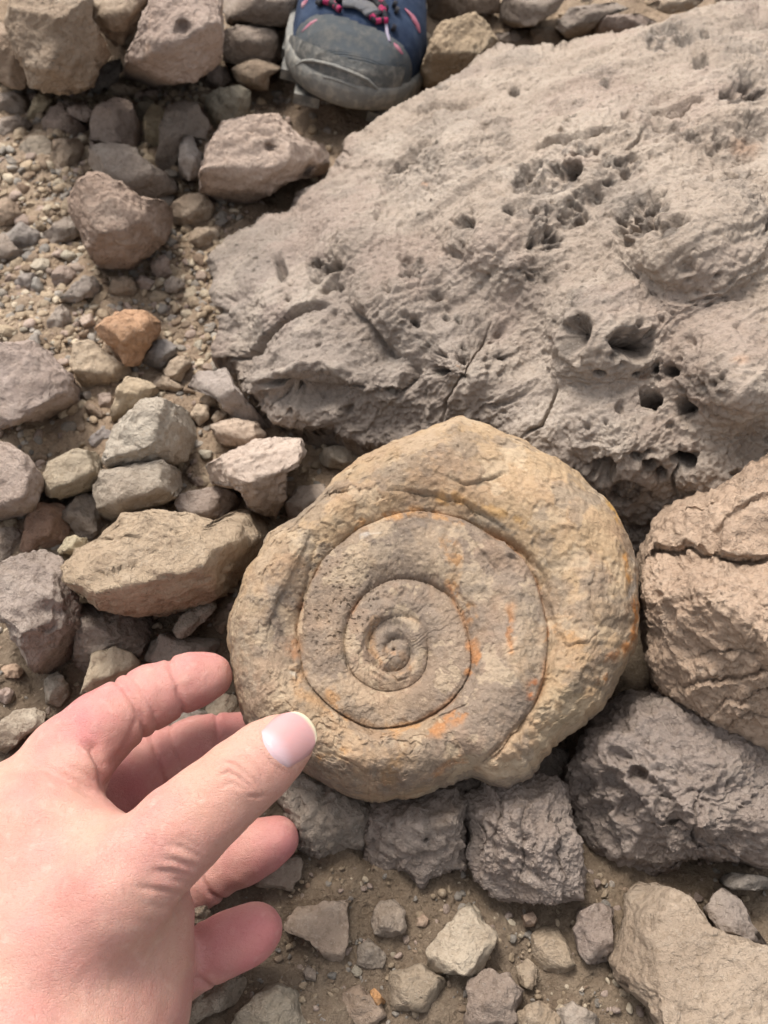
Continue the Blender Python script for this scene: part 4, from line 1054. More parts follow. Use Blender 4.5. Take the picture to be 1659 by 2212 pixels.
stain([(1280,700),(1340,760)], 36, (.46,.27,.12), .4)
stain([(1345,985),(1362,992)], 6, OR, .9)
stain([(975,395),(1060,430),(1130,480)], 16, (.17,.15,.125), .75)  # shade of the down-facing scarp, put into the colour
stain([(740,300),(800,320)], 20, (.25,.215,.165), .7)
stain([(260,620),(220,760),(190,850)], 34, (.235,.20,.165), .75)
stain([(330,470),(330,560)], 20, (.215,.185,.15), .6)
stain([(110,850),(100,960),(130,1050)], 40, (.27,.225,.17), .6)
stain([(1570,720),(1600,640),(1590,540)], 9, (.27,.245,.21), .8)
stain([(1400,1000),(1350,1120),(1280,1240)], 70, (.34,.275,.185), .7)
stain([(545,480),(580,470),(612,470)], 4, (.60,.57,.52), .7)
stain([(272,1003),(290,1008)], 5, (.58,.53,.44), .8)
stain([(590,760),(620,700),(560,640)], 40, (.23,.185,.145), .45)
stain([(760,560),(620,560),(480,620),(400,760)], 60, (.225,.178,.135), .55)
stain([(1180,700),(1200,860),(1170,1000)], 40, (.235,.185,.135), .6)
m = (zone * sstep(.38, .48, pk_) * .6)[:, None]; c_ = c_ * (1 - m) + np.array([.09, .065, .048]) * m
ccb = np.tile(np.array([[.30, .225, .145]]), (len(allv) - N_, 1))
# broad ochre washes and chipped pale patches
ow = (sstep(.02, .42, fbm(q3 * 26, 5, .62, 104)) * .46 * (.35 + .65 * lastf))[:, None]
c_ = c_ * (1 - ow) + np.array([.45, .305, .185]) * ow
cw = (sstep(.22, .34, fbm(q3 * 48, 5, .62, 105)) * .55)[:, None]
c_ = c_ * (1 - cw) + np.array([.50, .40, .28]) * cw
dw = (sstep(.16, .40, fbm(q3 * 38, 5, .62, 106)) * .5)[:, None]
c_ = c_ * (1 - dw) + np.array([.20, .165, .135]) * dw
c_ = c_ * np.array([.85, .83, .82])
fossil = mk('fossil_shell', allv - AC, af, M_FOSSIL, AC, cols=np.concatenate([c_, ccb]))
tag(fossil, 'big tan coiled fossil shell with rusty spiral grooves, touched by the hand', 'fossil')
FOSSIL_BVH = BVHTree.FromPolygons((allv).tolist(), af.tolist())
# ------------------------------------------------------------------ the walking boot at the top
BO = at_z(np.array([[742., 240.]]), .022)[0]
yaw, roll, pit_ = math.radians(-3), math.radians(13), math.radians(4)
bf = np.array([math.sin(-yaw), math.cos(yaw), 0.]); bf = bf * math.cos(pit_) + np.array([0, 0, -1.]) * math.sin(pit_) * 0
bu = np.array([math.sin(roll), 0, math.cos(roll)])
bu = bu - bf * (bu @ bf); bu /= np.linalg.norm(bu)
bl = np.cross(bf, bu)
ST = np.array([0, .004, .012, .025, .045, .070, .10, .13, .16, .19, .22, .25, .275, .29])
HWB = np.array([.004, .017, .030, .0415, .050, .0535, .0525, .049, .044, .041, .040, .039, .033, .012])
CXB = np.array([.0, .0, .001, .002, .003, .004, .003, .002, .001, 0, 0, 0, 0, 0])
ZTB = np.array([.022, .030, .038, .0455, .052, .057, .064, .075, .090, .104, .112, .112, .108, .09])
ZB = .014
def bloft(off=0., s0=0., s1=.29, a0=0., a1=math.pi, ns=60, na_=60, zb=ZB, pw=.62):
    ss = s0 + (s1 - s0) * np.linspace(0, 1, ns) ** 1.3
    aa = np.linspace(a0, a1, na_)
    S, A = np.meshgrid(ss, aa, indexing='ij')
    from_ = lambda t: np.interp(S, ST, t)
    hw = from_(HWB) + off; zt = from_(ZTB) + off
    x = from_(CXB) + hw * np.sign(np.cos(A)) * np.abs(np.cos(A)) ** pw
    z = zb + (zt - zb) * np.abs(np.sin(A)) ** .8
    P = np.stack([x, S - off * (1 - np.clip(S / .03, 0, 1)), z], -1)
    f = [(i * na_ + j, i * na_ + j + 1, (i + 1) * na_ + j + 1, (i + 1) * na_ + j) for i in range(ns - 1) for j in range(na_ - 1)]
    return P.reshape(-1, 3), f
def bw(L): return L[:, :1] * bl + L[:, 1:2] * bf + L[:, 2:] * bu
def fabric(name, col, scale, bumpd=.0006, dust=.35, rough=.85, dustcol=(.30, .27, .235), col2=None):
    s = NT(name)
    v = s.coords(False)
    n = s.noise(v, 55, 5, .6)
    n2 = s.noise(v, 220, 4, .6)
    c = s.mix(s.rng(n, .35, .7, 0, 1), col, col2 or tuple(q * .75 for q in col))
    c = s.mix(s.rng(n2, .42, .72, 0, dust), c, dustcol)
    c = s.mix(s.rng(n, .45, .65, 0, dust * .8), c, dustcol)
    s.l(c, s.b.inputs['Base Color'])
    s.b.inputs['Roughness'].default_value = rough
    s.b.inputs['Specular IOR Level'].default_value = .25
    if scale:
        w1 = s.n('TexWave'); w1.bands_direction = 'X'; w1.inputs['Scale'].default_value = scale; s.l(v, w1.inputs[0])
        w2 = s.n('TexWave'); w2.bands_direction = 'Y'; w2.inputs['Scale'].default_value = scale; s.l(v, w2.inputs[0])
        nb = s.bump(s.math('MULTIPLY', w1.outputs[1], w2.outputs[1]), bumpd, .9)
        nb = s.bump(n2, .0012, .5, nb)
    else:
        nb = s.bump(n2, .0016, .6)
    s.l(nb, s.b.inputs['Normal'])
    return s.m
M_NAVY = fabric('navy_fabric', (.012, .024, .055), 260, dust=.12, dustcol=(.11, .125, .155), col2=(.020, .040, .085))
M_MESH = fabric('dusty_grey_mesh', (.100, .112, .122), 300, dust=.4, dustcol=(.22, .205, .18), bumpd=.0010)
M_RUBB = fabric('dusty_rubber', (.105, .105, .10), 0, dust=.6, dustcol=(.285, .265, .23), rough=.75)
M_SOLE = fabric('grey_sole_rubber', (.19, .185, .17), 0, dust=.6, dustcol=(.34, .315, .27), rough=.8)
M_PINK = fabric('pink_trim', (.38, .12, .17), 0, dust=.4, dustcol=(.50, .36, .36))
M_LACE = fabric('magenta_cord', (.30, .014, .075), 0, dust=.15)
M_CORD = fabric('black_cord', (.015, .014, .020), 0, dust=.08)
M_TONG = fabric('grey_tongue_fabric', (.16, .16, .17), 350, dust=.2)
boot = bpy.data.objects.new('walking_boot', None)
COL.objects.link(boot); boot.location = tuple(BO * K)
tag(boot, 'dusty navy walking boot with grey rubber toe and pink laces, at the top edge', 'boot')
def bpart(name, L, f, mat, smooth=True):
    o = mk(name, bw(L), f, mat, (0, 0, 0), boot, smooth)
    return o
L_, f_ = bloft(0., 0., .29, 0, math.pi, 80, 70)
wr = fbm(L_ * np.array([40, 60, 40]), 3, .5, 121) * .0016
L_[:, 2] += wr * sstep(.05, .1, L_[:, 1])
upper = bpart('upper', L_, f_, M_NAVY)
UP_BVH = BVHTree.FromPolygons((bw(L_) + BO).tolist(), f_)
# shaft and padded collar (above the frame)
aa = np.linspace(0, 2 * math.pi, 40, endpoint=False)
rows = []
for zz, rx, ry, sy in [(.085, .040, .058, .215), (.11, .040, .052, .225), (.135, .041, .050, .235), (.150, .043, .052, .238), (.156, .041, .050, .238), (.150, .036, .045, .238), (.12, .033, .04, .235)]:
    rows.append(np.stack([rx * np.cos(aa), sy + ry * np.sin(aa), np.full(40, zz)], -1))
Ls = np.concatenate(rows)
fs = [(i * 40 + j, i * 40 + (j + 1) % 40, (i + 1) * 40 + (j + 1) % 40, (i + 1) * 40 + j) for i in range(len(rows) - 1) for j in range(40)] + [tuple(range((len(rows) - 1) * 40, len(rows) * 40))]
bpart('collar', Ls, fs, M_NAVY)
# toe panel, rubber toe cap and sole
def trim(L, f, keepf):
    k = keepf(L)
    f2 = [q for q in f if all(k[i] for i in q)]
    us = sorted({i for q in f2 for i in q}); mp_ = {u: i for i, u in enumerate(us)}
    return L[us], [tuple(mp_[i] for i in q) for q in f2]
L1, f1 = bloft(.0012, 0., .086, 0, math.pi, 70, 90)
L1, f1 = trim(L1, f1, lambda L: (L[:, 1] < .036 - .12 * L[:, 0]) & (np.abs(L[:, 0] - .002) < .0475))
bpart('toe_panel', L1, f1, M_MESH)
L2, f2 = bloft(.0032, 0., .06, 0, math.pi, 90, 120, zb=.010)
hz = np.interp(L2[:, 1], [-.003, .0, .01, .02, .03, .04, .05, .06], [.045, .045, .0435, .040, .036, .031, .026, .02])
L2c, f2c = trim(L2, f2, lambda L: (L[:, 2] < np.interp(L[:, 1], [-.003, .01, .02, .03, .042, .05], [.0385, .0375, .0345, .031, .026, .020])) & (L[:, 0] < .040) & (L[:, 1] < .046))
cap = bpart('toe_cap', L2c, f2c, M_RUBB)
# raised ribs on the cap
def btube(name, pts, r, mat, parent=None, flat=1., sides=8, closed_ends=True):
    """a tube along points given in world space"""
    pts = np.asarray(pts, float)
    n = len(pts)
    tan = np.gradient(pts, axis=0); tan /= np.linalg.norm(tan, axis=1)[:, None] + 1e-12
    vv_, ff_ = [], []
    for i in range(n):
        e1 = np.cross(tan[i], bu); e1 /= np.linalg.norm(e1) + 1e-12
        e2 = np.cross(e1, tan[i])
        rr_ = r if np.isscalar(r) else r[i]
        for k in range(sides):
            a = 2 * math.pi * k / sides
            vv_.append(pts[i] + rr_ * (math.cos(a) * e1 + math.sin(a) * flat * e2))
    for i in range(n - 1):
        for k in range(sides):
            ff_.append((i * sides + k, i * sides + (k + 1) % sides, (i + 1) * sides + (k + 1) % sides, (i + 1) * sides + k))
    ff_.append(tuple(range(sides))[::-1]); ff_.append(tuple(range((n - 1) * sides, n * sides)))
    return mk(name, np.array(vv_) - BO, ff_, mat, (0, 0, 0), parent or boot)
CAP_BVH = BVHTree.FromPolygons((bw(L2) + BO).tolist(), f2)
def on_boot(view, pts, bvh, lift=.0006, n=5):
    P = tod(view, pts)
    t = np.linspace(0, len(P) - 1, (len(P) - 1) * n + 1)
    q = np.stack([np.interp(t, np.arange(len(P)), P[:, i]) for i in (0, 1)], -1)
    out = []
    for p_, r in zip(q, rays(q)):
        r = r / np.linalg.norm(r)
        h_ = bvh.ray_cast(Vector(CAM), Vector(r))
        if h_[0] is not None:
            nn = np.array(h_[1]); nn = nn if nn @ (CAM - np.array(h_[0])) > 0 else -nn
            out.append(np.array(h_[0]) + nn * lift)
    return out
for pts in ([(260,650),(380,610),(480,602),(640,640),(820,700),(960,790),(1030,860)], [(345,540),(400,500),(480,492),(640,530),(800,590),(930,650),(1000,720),(1035,800)]):
    q = on_boot('X', pts, CAP_BVH, .0002)
    if len(q) > 4: btube('rib', q, .0016, M_SOLE, cap, .7)
for pts in ([(340,700),(470,680)], [(520,690),(620,800),(735,765)]):
    q = on_boot('X', pts, CAP_BVH, .0002)
    if len(q) > 3: btube('rib', q, .0010, M_SOLE, cap, .6)
# sole: a rounded slab with a toe bumper and lugs
rows = []
for zz, off in [(-.004, -.002), (.0, .003), (.006, .0045), (.012, .0048), (.017, .004), (.0185, .0015)]:
    ss = np.concatenate([np.linspace(0, 1, 30) ** 1.6 * .29, (np.linspace(0, 1, 30) ** 1.6 * .29)[::-1]])
    sg = np.concatenate([np.ones(30), -np.ones(30)])
    hw = np.interp(ss, ST, HWB) + off
    toe = .006 * np.clip(1 - ss / .06, 0, 1) ** 2
    rows.append(np.stack([np.interp(ss, ST, CXB) + sg * hw, ss - off * (1 - np.clip(ss / .03, 0, 1)), np.full(60, zz) + toe], -1))
Lq = np.concatenate(rows)
fq = [(i * 60 + j, i * 60 + (j + 1) % 60, (i + 1) * 60 + (j + 1) % 60, (i + 1) * 60 + j) for i in range(len(rows) - 1) for j in range(60)] + [tuple(range(60))[::-1], tuple(range(300, 360))]
sole = bpart('sole', Lq, fq, M_SOLE)
for i in range(9):
    for sgn in (-1, 1):
        s_ = .02 + i * .029
        hw = np.interp(s_, ST, HWB)
        c = np.array([sgn * (hw - .008), s_, -.006])
        vv_ = np.array([(x * .010, y * .009, z * .004) for x in (-1, 1) for y in (-1, 1) for z in (-1, 1)]) + c
        bpart('lug', vv_, [(0, 1, 3, 2), (4, 6, 7, 5), (0, 4, 5, 1), (2, 3, 7, 6), (0, 2, 6, 4), (1, 5, 7, 3)], M_RUBB, False).parent = sole
# tongue, trims, laces, eyelets
tq = on_boot('X', [(720,20),(830,30),(930,80),(975,130)], UP_BVH, .0016)
if len(tq) > 3: btube('tongue', tq, .0085, M_TONG, None, .28, 12)
for pts, r in ([(548,150),(470,195),(385,275)], .0022), ([(1232,75),(1290,140),(1330,210),(1350,270)], .0026), ([(1128,345),(1170,395),(1220,455)], .0026), ([(440,0),(415,35),(395,70)], .0022):
    q = on_boot('X', pts, UP_BVH, .0006)
    if len(q) > 3:
        rr_ = r * np.sin(np.linspace(.25, math.pi - .25, len(q)))
        btube('trim_stripe', q, rr_, M_PINK, None, .45)
q = on_boot('X', [(1050,140),(1075,200),(1085,280),(1105,350)], UP_BVH, .001)
if len(q) > 3: btube('piping', q, .0013, fabric('lilac_piping', (.34, .30, .38), 0, dust=.2), None, .7)
LACES = [([(560,30),(640,55),(705,105)], .0022), ([(690,-20),(640,20),(660,75),(700,100)], .0020), ([(860,-30),(960,5),(1040,45),(1075,95)], .0022), ([(1075,90),(1010,140),(950,165),(985,195),(1070,185)], .0021), ([(940,150),(1000,185),(1080,190)], .0022), ([(950,-40),(990,40),(1045,110),(1075,190)], .0021), ([(620,-30),(760,-5),(900,-25)], .0022)]
for pts, r in LACES:
    q = on_boot('X', pts, UP_BVH, .0026, 8)
    if len(q) < 5: continue
    lc = btube('lace', q, r, M_CORD)
    # magenta flecks woven into the black cord
    i = 2
    while i < len(q) - 3:
        btube('fleck', q[i:i + 5], r * 1.06, M_LACE, lc)
        i += 11
for x, y in [(545,40),(1145,50),(1160,100),(1135,240),(700,10)]:
    q = on_boot('X', [(x - 14, y - 8), (x + 14, y + 8)], UP_BVH, .0018)
    if len(q) > 3: btube('eyelet', q, .0030, M_CORD, None, .8)
# ------------------------------------------------------------------ the hand: one continuous surface grown from a distance field
def rc(p, a, b, ra, rb):
    """distance to a round cone"""
    ba = b - a
    L2 = ba @ ba
    t = np.clip(((p - a) @ ba) / L2, 0, 1)
    d = p - a - t[:, None] * ba
    return np.sqrt((d * d).sum(1)) - (ra + (rb - ra) * (t * t * (3 - 2 * t) * .5 + t * .5))

def smin(a, b, k):
    hh_ = np.clip(.5 + .5 * (b - a) / k, 0, 1)
    return b * (1 - hh_) + a * hh_ - k * hh_ * (1 - hh_)

def J(x, y, d, r):
    """joint: plan position, depth, radius in plan pixels"""
    return at_d(np.array([[float(x), float(y)]]), np.array([d]))[0], r * d * PXD

# chains of joints (position on the plan, distance from the camera, apparent radius)
THUMB = [J(150,2010,.300,128), J(250,1925,.300,120), J(385,1800,.306,96), J(450,1740,.310,89), J(515,1684,.314,84), J(570,1641,.318,76), J(612,1610,.321,68)]
INDEX = [J(60,1760,.345,118), J(150,1640,.350,92), J(222,1570,.352,80), J(262,1542,.355,68), J(325,1508,.362,67), J(383,1482,.367,57), J(420,1471,.369,57), J(455,1459,.371,50)]
BASEP = [J(120,1720,.335,92), J(168,1665,.338,72)]
MIDDLE = [J(100,1800,.372,105), J(190,1735,.382,80), J(280,1668,.390,72), J(345,1640,.394,62), J(425,1612,.398,62), J(470,1603,.400,55), J(520,1598,.402,55), J(560,1592,.404,48)]
RING = [J(150,1960,.362,110), J(300,1950,.372,78), J(400,1917,.374,66), J(452,1890,.374,57), J(520,1852,.373,57), J(560,1830,.372,57), J(596,1812,.371,51)]
PINKY = [J(190,2140,.340,110), J(320,2125,.340,78), J(390,2090,.340,66), J(440,2064,.339,61), J(490,2040,.338,63), J(530,2022,.337,60), J(556,2008,.336,54)]
PALM = [(J(40,1830,.325,150), J(90,2030,.315,190)), (J(90,2030,.315,190), J(60,2300,.300,260)), (J(150,1960,.325,150), J(230,2140,.325,140)),
        (J(250,2010,.318,120), J(240,2200,.312,150)), (J(30,1790,.345,130), J(150,1960,.345,130)), (J(60,2300,.300,260), J(-160,2560,.285,270)), (J(-160,2560,.285,270), J(-360,2920,.258,285)),
        (J(330,1975,.322,80), J(310,2110,.320,82)), (J(120,1790,.325,95), J(240,1850,.315,88))]
allj = [j for c in (THUMB, INDEX, MIDDLE, RING, PINKY) for j in c] + [j for s_ in PALM for j in s_]
pts_ = np.array([j[0] for j in allj]); rs_ = np.array([j[1] for j in allj])
lo = (pts_ - rs_[:, None]).min(0) - .004; hi = (pts_ + rs_[:, None]).max(0) + .004
VOX = .0017
nx_, ny_, nz_ = [int(math.ceil(q / VOX)) + 1 for q in (hi - lo)]
gx_ = lo[0] + np.arange(nx_) * VOX; gy2 = lo[1] + np.arange(ny_) * VOX; gz2 = lo[2] + np.arange(nz_) * VOX
FIELD = np.full((nx_, ny_, nz_), 1.0, np.float32)

def add_cone(fld, a, b, k):
    (pa, ra), (pb, rb) = a, b
    m = max(ra, rb) + .016
    l_ = np.minimum(pa, pb) - m; h_ = np.maximum(pa, pb) + m
    i0 = np.clip(((l_ - lo) / VOX).astype(int), 0, [nx_, ny_, nz_]); i1 = np.clip(((h_ - lo) / VOX).astype(int) + 1, 0, [nx_, ny_, nz_])
    g = np.stack(np.meshgrid(gx_[i0[0]:i1[0]], gy2[i0[1]:i1[1]], gz2[i0[2]:i1[2]], indexing='ij'), -1)
    d = rc(g.reshape(-1, 3), pa, pb, ra, rb).reshape(g.shape[:3]).astype(np.float32)
    sl = (slice(i0[0], i1[0]), slice(i0[1], i1[1]), slice(i0[2], i1[2]))
    fld[sl] = smin(fld[sl], d, k)

def chain_field(ch, k=.004):
    f = np.full(FIELD.shape, 1.0, np.float32)
    for a, b in zip(ch[:-1], ch[1:]): add_cone(f, a, b, k)
    return f
palm = np.full(FIELD.shape, 1.0, np.float32)
for a, b in PALM: add_cone(palm, a, b, .016)
FIELD = palm
for ch, k in ((THUMB, .010), (INDEX, .005), (MIDDLE, .004), (RING, .004), (PINKY, .004), (BASEP, .004)):
    FIELD = smin(FIELD, chain_field(ch), k)
del palm

def surface_nets(F, lo, h):
    ins = F < 0
    cs = [(a, b, c) for a in (0, 1) for b in (0, 1) for c in (0, 1)]
    n = np.array(F.shape) - 1
    cnt = np.zeros(n, np.int8)
    for a, b, c in cs: cnt += ins[a:a + n[0], b:b + n[1], c:c + n[2]]
    act = np.argwhere((cnt > 0) & (cnt < 8))
    ids = -np.ones(n, np.int64); ids[tuple(act.T)] = np.arange(len(act))
    val = {q: F[act[:, 0] + q[0], act[:, 1] + q[1], act[:, 2] + q[2]] for q in cs}
    acc = np.zeros((len(act), 3)); num = np.zeros(len(act))
    for q in cs:
        for ax in range(3):
            if q[ax] == 0:
                q2 = list(q); q2[ax] = 1; q2 = tuple(q2)
                v0, v1 = val[q], val[q2]
                m = (v0 < 0) != (v1 < 0)
                t = np.where(m, v0 / np.where(v0 - v1 == 0, 1, v0 - v1), 0)
                p = np.tile(np.array(q, float), (len(act), 1)); p[:, ax] += t
                acc += np.where(m[:, None], p, 0); num += m
    V = lo + (act + acc / num[:, None]) * h
    faces = []
    for ax in range(3):
        o1, o2 = [(1, 2), (2, 0), (0, 1)][ax]
        sl0 = [slice(None)] * 3; sl1 = [slice(None)] * 3
        sl0[ax] = slice(0, -1); sl1[ax] = slice(1, None)
        e = np.argwhere(ins[tuple(sl0)] != ins[tuple(sl1)])
        e = e[(e[:, o1] > 0) & (e[:, o2] > 0) & (e[:, o1] < n[o1]) & (e[:, o2] < n[o2])]
        c = []
        for d1, d2 in ((-1, -1), (0, -1), (0, 0), (-1, 0)):
            q = e.copy(); q[:, o1] += d1; q[:, o2] += d2
            c.append(ids[tuple(q.T)])
        f = np.stack(c, -1)
        flip = ~ins[tuple(e.T)]
        f[flip] = f[flip][:, ::-1]
        faces.append(f)
    return V, np.concatenate(faces)

hv, hf = surface_nets(FIELD, lo, VOX)
del FIELD
def relax(V, F, it, lam=.5):
    a = F.ravel(); b = np.roll(F, -1, 1).ravel()
    deg = np.bincount(np.concatenate([a, b]), minlength=len(V)).astype(float)
    for _ in range(it):
        s_ = np.zeros_like(V)
        for k in range(3):
            s_[:, k] = np.bincount(a, V[b, k], len(V)) + np.bincount(b, V[a, k], len(V))
        V = V + lam * (s_ / deg[:, None] - V)
    return V
def vnormals(V, F):
    n = np.cross(V[F[:, 2]] - V[F[:, 0]], V[F[:, 3]] - V[F[:, 1]])
    o = np.zeros_like(V)
    for j in range(4):
        for k in range(3): o[:, k] += np.bincount(F[:, j], n[:, k], len(V))
    return o / (np.linalg.norm(o, axis=1)[:, None] + 1e-12)
hv = relax(hv, hf, 6)
# one level of subdivision keeps the creases fine
_me = new_mesh('tmp', hv, hf, smooth=False)
_o = bpy.data.objects.new('tmp', _me); COL.objects.link(_o)
_md = _o.modifiers.new('s', 'SUBSURF'); _md.levels = 1; _md.render_levels = 1
_ev = _o.evaluated_get(bpy.context.evaluated_depsgraph_get()).to_mesh()
hv = np.empty(len(_ev.vertices) * 3, np.float32); _ev.vertices.foreach_get('co', hv); hv = hv.reshape(-1, 3).astype(float)
hf = np.empty(len(_ev.loops), np.int32); _ev.loops.foreach_get('vertex_index', hf); hf = hf.reshape(-1, 4)
bpy.data.objects.remove(_o, do_unlink=True); bpy.data.meshes.remove(_me)
hn_ = vnormals(hv, hf)
if ((hn_ * (hv - hv.mean(0))).sum(1)).mean() < 0:
    hf = hf[:, ::-1].copy(); hn_ = -hn_
pp = proj(hv)
view_f = ((CAM - hv) * hn_).sum(1) > 0
hd_ = np.zeros(len(hv))
# flexion creases: rings round the fingers at each joint
def ring_crease(ch, i, frac, dep, wid_, bulge=.0):
    (pa, ra), (pb, rb) = ch[i], ch[i + 1]
    A_ = (pb - pa) / np.linalg.norm(pb - pa)
    c0 = pa + (pb - pa) * frac
    q = hv - c0
    ax_ = q @ A_ + fbm(hv * 160, 2, .5, 111) * .0006
    rad_ = np.linalg.norm(q - (q @ A_)[:, None] * A_, axis=1)
    m = rad_ < 1.5 * max(ra, rb)
    hd_[:] -= np.where(m, dep * np.exp(-(ax_ / wid_) ** 2) - bulge * (np.exp(-((ax_ - 2.6 * wid_) / (2 * wid_)) ** 2) + np.exp(-((ax_ + 2.6 * wid_) / (2 * wid_)) ** 2)), 0)
ring_crease(INDEX, 5, -.05, .0011, .0011, .0003)
ring_crease(INDEX, 3, .25, .0012, .0011, .0003)
ring_crease(INDEX, 3, .65, .0007, .0009)
ring_crease(MIDDLE, 5, .0, .0010, .0010, .0003)
ring_crease(MIDDLE, 3, .0, .0011, .0010, .0003)
ring_crease(MIDDLE, 3, .5, .0007, .0008)
ring_crease(RING, 3, .1, .0011, .0010, .0003)
ring_crease(PINKY, 3, .05, .0012, .0010, .0003)
ring_crease(PINKY, 1, .3, .0009, .0010)
def groove(view, pts, wid_, dep, dmin=.0, dmax=.345, prof='v'):
    """a crease on the near side of the hand, wid_ in plan pixels, dep in model units (negative = a fold standing proud)"""
    L = tod(view, pts)
    near_hand = view_f & (pp[:, 2] < dmax) & (pp[:, 2] > dmin) & (pp[:, 0] > L[:, 0].min() - 60) & (pp[:, 0] < L[:, 0].max() + 60) & (pp[:, 1] > L[:, 1].min() - 60) & (pp[:, 1] < L[:, 1].max() + 60)
    ix = np.where(near_hand)[0]
    q = pp[ix, :2]
    d, nr, _s = seg_dist(q, L)
    e0 = np.hypot(*(nr - L[0]).T); e1 = np.hypot(*(nr - L[-1]).T); tl = np.hypot(*(L[-1] - L[0]))
    ta = np.clip(np.minimum(e0, e1) / (.3 * tl), 0, 1)
    hd_[ix] -= .68 * dep * ta * np.exp(-(d / wid_) ** 2)
# knuckle wrinkles of the thumb
for pts, wd, dp in [([(880,560),(930,510),(985,500),(1040,520)],3.5,.0004),([(900,590),(960,545),(1020,560),(1090,620),(1130,680)],3.2,.0006),([(925,620),(985,590),(1040,620),(1100,675)],3.5,.0007),
                    ([(960,530),(1030,580),(1110,650)],3,.0005),([(1010,500),(1075,540),(1125,600),(1140,660)],3.2,.0006),([(940,660),(1000,640),(1060,670)],4,.0004),([(1060,690),(1110,700),(1150,690)],4,.0005)]:
    groove('G', pts, wd, dp * 1.9)
groove('G', [(960,500),(1000,560),(1060,640),(1120,690)], 30, -.0010)
groove('G', [(1085,425),(1120,478),(1165,525),(1205,560),(1255,585)], 4, -.0006)
groove('G', [(1072,440),(1112,492),(1158,540),(1200,575),(1250,600)], 4, .0004)
groove('G', [(1090,420),(1150,365),(1215,332)], 4, -.0004)
groove('G', [(1255,585),(1320,550),(1355,500)], 4, -.0004)
# folds at the base of the thumb
for pts, wd, dp in [([(720,900),(790,920),(860,960),(900,985)],7,.0010),([(690,960),(770,985),(850,1010),(885,1015)],7,.0009),([(640,1020),(740,1020),(820,1040),(860,1075)],8,.0014),
                    ([(560,1080),(660,1100),(760,1115),(850,1125)],7,.0012),([(740,1060),(800,1068),(850,1090)],5,.0008),([(600,1160),(700,1175),(800,1180),(835,1175)],9,.0006),
                    ([(560,1235),(680,1250),(800,1250)],10,.0005),([(660,1130),(750,1150),(830,1155)],6,.0006),([(760,860),(830,900),(890,950)],8,.0007)]:
    groove('G', pts, wd, dp)
for pts in ([(700,930),(790,955),(870,985)], [(650,1000),(760,1005),(870,1040)], [(640,1070),(740,1085),(840,1105)]):
    groove('G', pts, 9, -.0008)
# the web between thumb and index finger
for pts, wd, dp in [([(120,540),(220,590),(330,650),(440,715),(500,720)],12,.0016),([(180,570),(280,610),(380,660),(460,690)],7,.0009),([(260,560),(340,590),(420,640),(455,670)],9,.0008),([(200,640),(320,700),(440,735)],10,.0007)]:
    groove('G', pts, wd, dp, 0, .37)
groove('G', [(330,450),(400,490),(440,560),(455,640),(470,690)], 10, .0045, 0, .37)
groove('G', [(580,290),(590,360),(560,450),(520,520),(470,575)], 8, .0010, 0, .40)
# tendon of the thumb and hollows on the back of the hand
groove('G', [(250,1180),(330,1040),(470,900),(640,790)], 26, -.0016)
groove('G', [(60,1060),(180,960),(300,900),(430,850)], 26, -.0009)
hd_ += fbm(hv * 34, 3, .5, 112) * .0009 + fbm(hv * 110, 2, .5, 113) * .00022
hv = hv + hn_ * hd_[:, None]
hn_ = vnormals(hv, hf)
# skin colour: pinker finger pads, paler web and wrist
tipw = np.zeros(len(hv)); padw = np.zeros(len(hv))
for ch in (INDEX, MIDDLE, RING, PINKY):
    tipw = np.maximum(tipw, np.exp(-(np.linalg.norm(hv - ch[-2][0], axis=1) / .017) ** 2))
    for (pj, rj) in ch[2:]:
        padw = np.maximum(padw, np.exp(-(np.linalg.norm(hv - pj, axis=1) / (rj * 1.5)) ** 2))
blot = fbm(hv * 30, 4, .55, 114) * 1.5
red = np.clip(.20 + .58 * padw + .35 * tipw + blot * .34, 0, 1)
thw = np.exp(-(np.linalg.norm(hv - THUMB[4][0], axis=1) / .03) ** 2)
tanw = np.clip(thw * .8, 0, 1)
for (x, y, r, a_) in [(130,1010,150,.30),(220,900,90,.2),(700,715,60,.12),(60,1250,120,.2)]:
    cx, cy = tod('G', [(x, y)])[0]
    red += a_ * np.exp(-((pp[:, 0] - cx) ** 2 + (pp[:, 1] - cy) ** 2) / (r * .5 * 1.2) ** 2) * (pp[:, 2] < .34)
red = np.clip(red, 0, 1)[:, None]
sk = np.array([.500, .290, .222]) * (1 - red) + np.array([.455, .175, .170]) * red
sk = sk * (1 - .5 * tanw[:, None]) + np.array([.46, .265, .195]) * .5 * tanw[:, None]

s = NT('skin')
vcol = s.n('VertexColor'); vcol.layer_name = 'tint'
v = s.coords(False)
n1 = s.noise(v, 300, 3, .5); n2 = s.noise(v, 90, 4, .6)
c = s.mix(s.rng(n2, .42, .66, 0, .3), vcol.outputs['Color'], s.mix(1., vcol.outputs['Color'], (.93, .76, .72), 'MULTIPLY'))
n3 = s.noise(v, 1100, 2, .5)
c = s.mix(s.rng(n3, .52, .72, 0, .3), c, s.mix(1., c, (.86, .66, .62), 'MULTIPLY'))
c = s.mix(s.rng(n1, .55, .75, 0, .25), c, s.mix(.5, c, (.80, .58, .48)))
s.l(c, s.b.inputs['Base Color'])
s.b.inputs['Roughness'].default_value = .58
s.b.inputs['Specular IOR Level'].default_value = .35
s.b.inputs['Subsurface Weight'].default_value = .22
s.b.inputs['Subsurface Radius'].default_value = (1., .35, .2)
s.b.inputs['Subsurface Scale'].default_value = .0030
e1 = s.voro(v, 1500, 'DISTANCE_TO_EDGE')
mp = s.n('Mapping'); s.l(v, mp.inputs[0]); mp.inputs['Rotation'].default_value = (.2, .5, .6); mp.inputs['Scale'].default_value = (500, 1900, 1900)
e2 = s.voro(v, 620, 'DISTANCE_TO_EDGE')
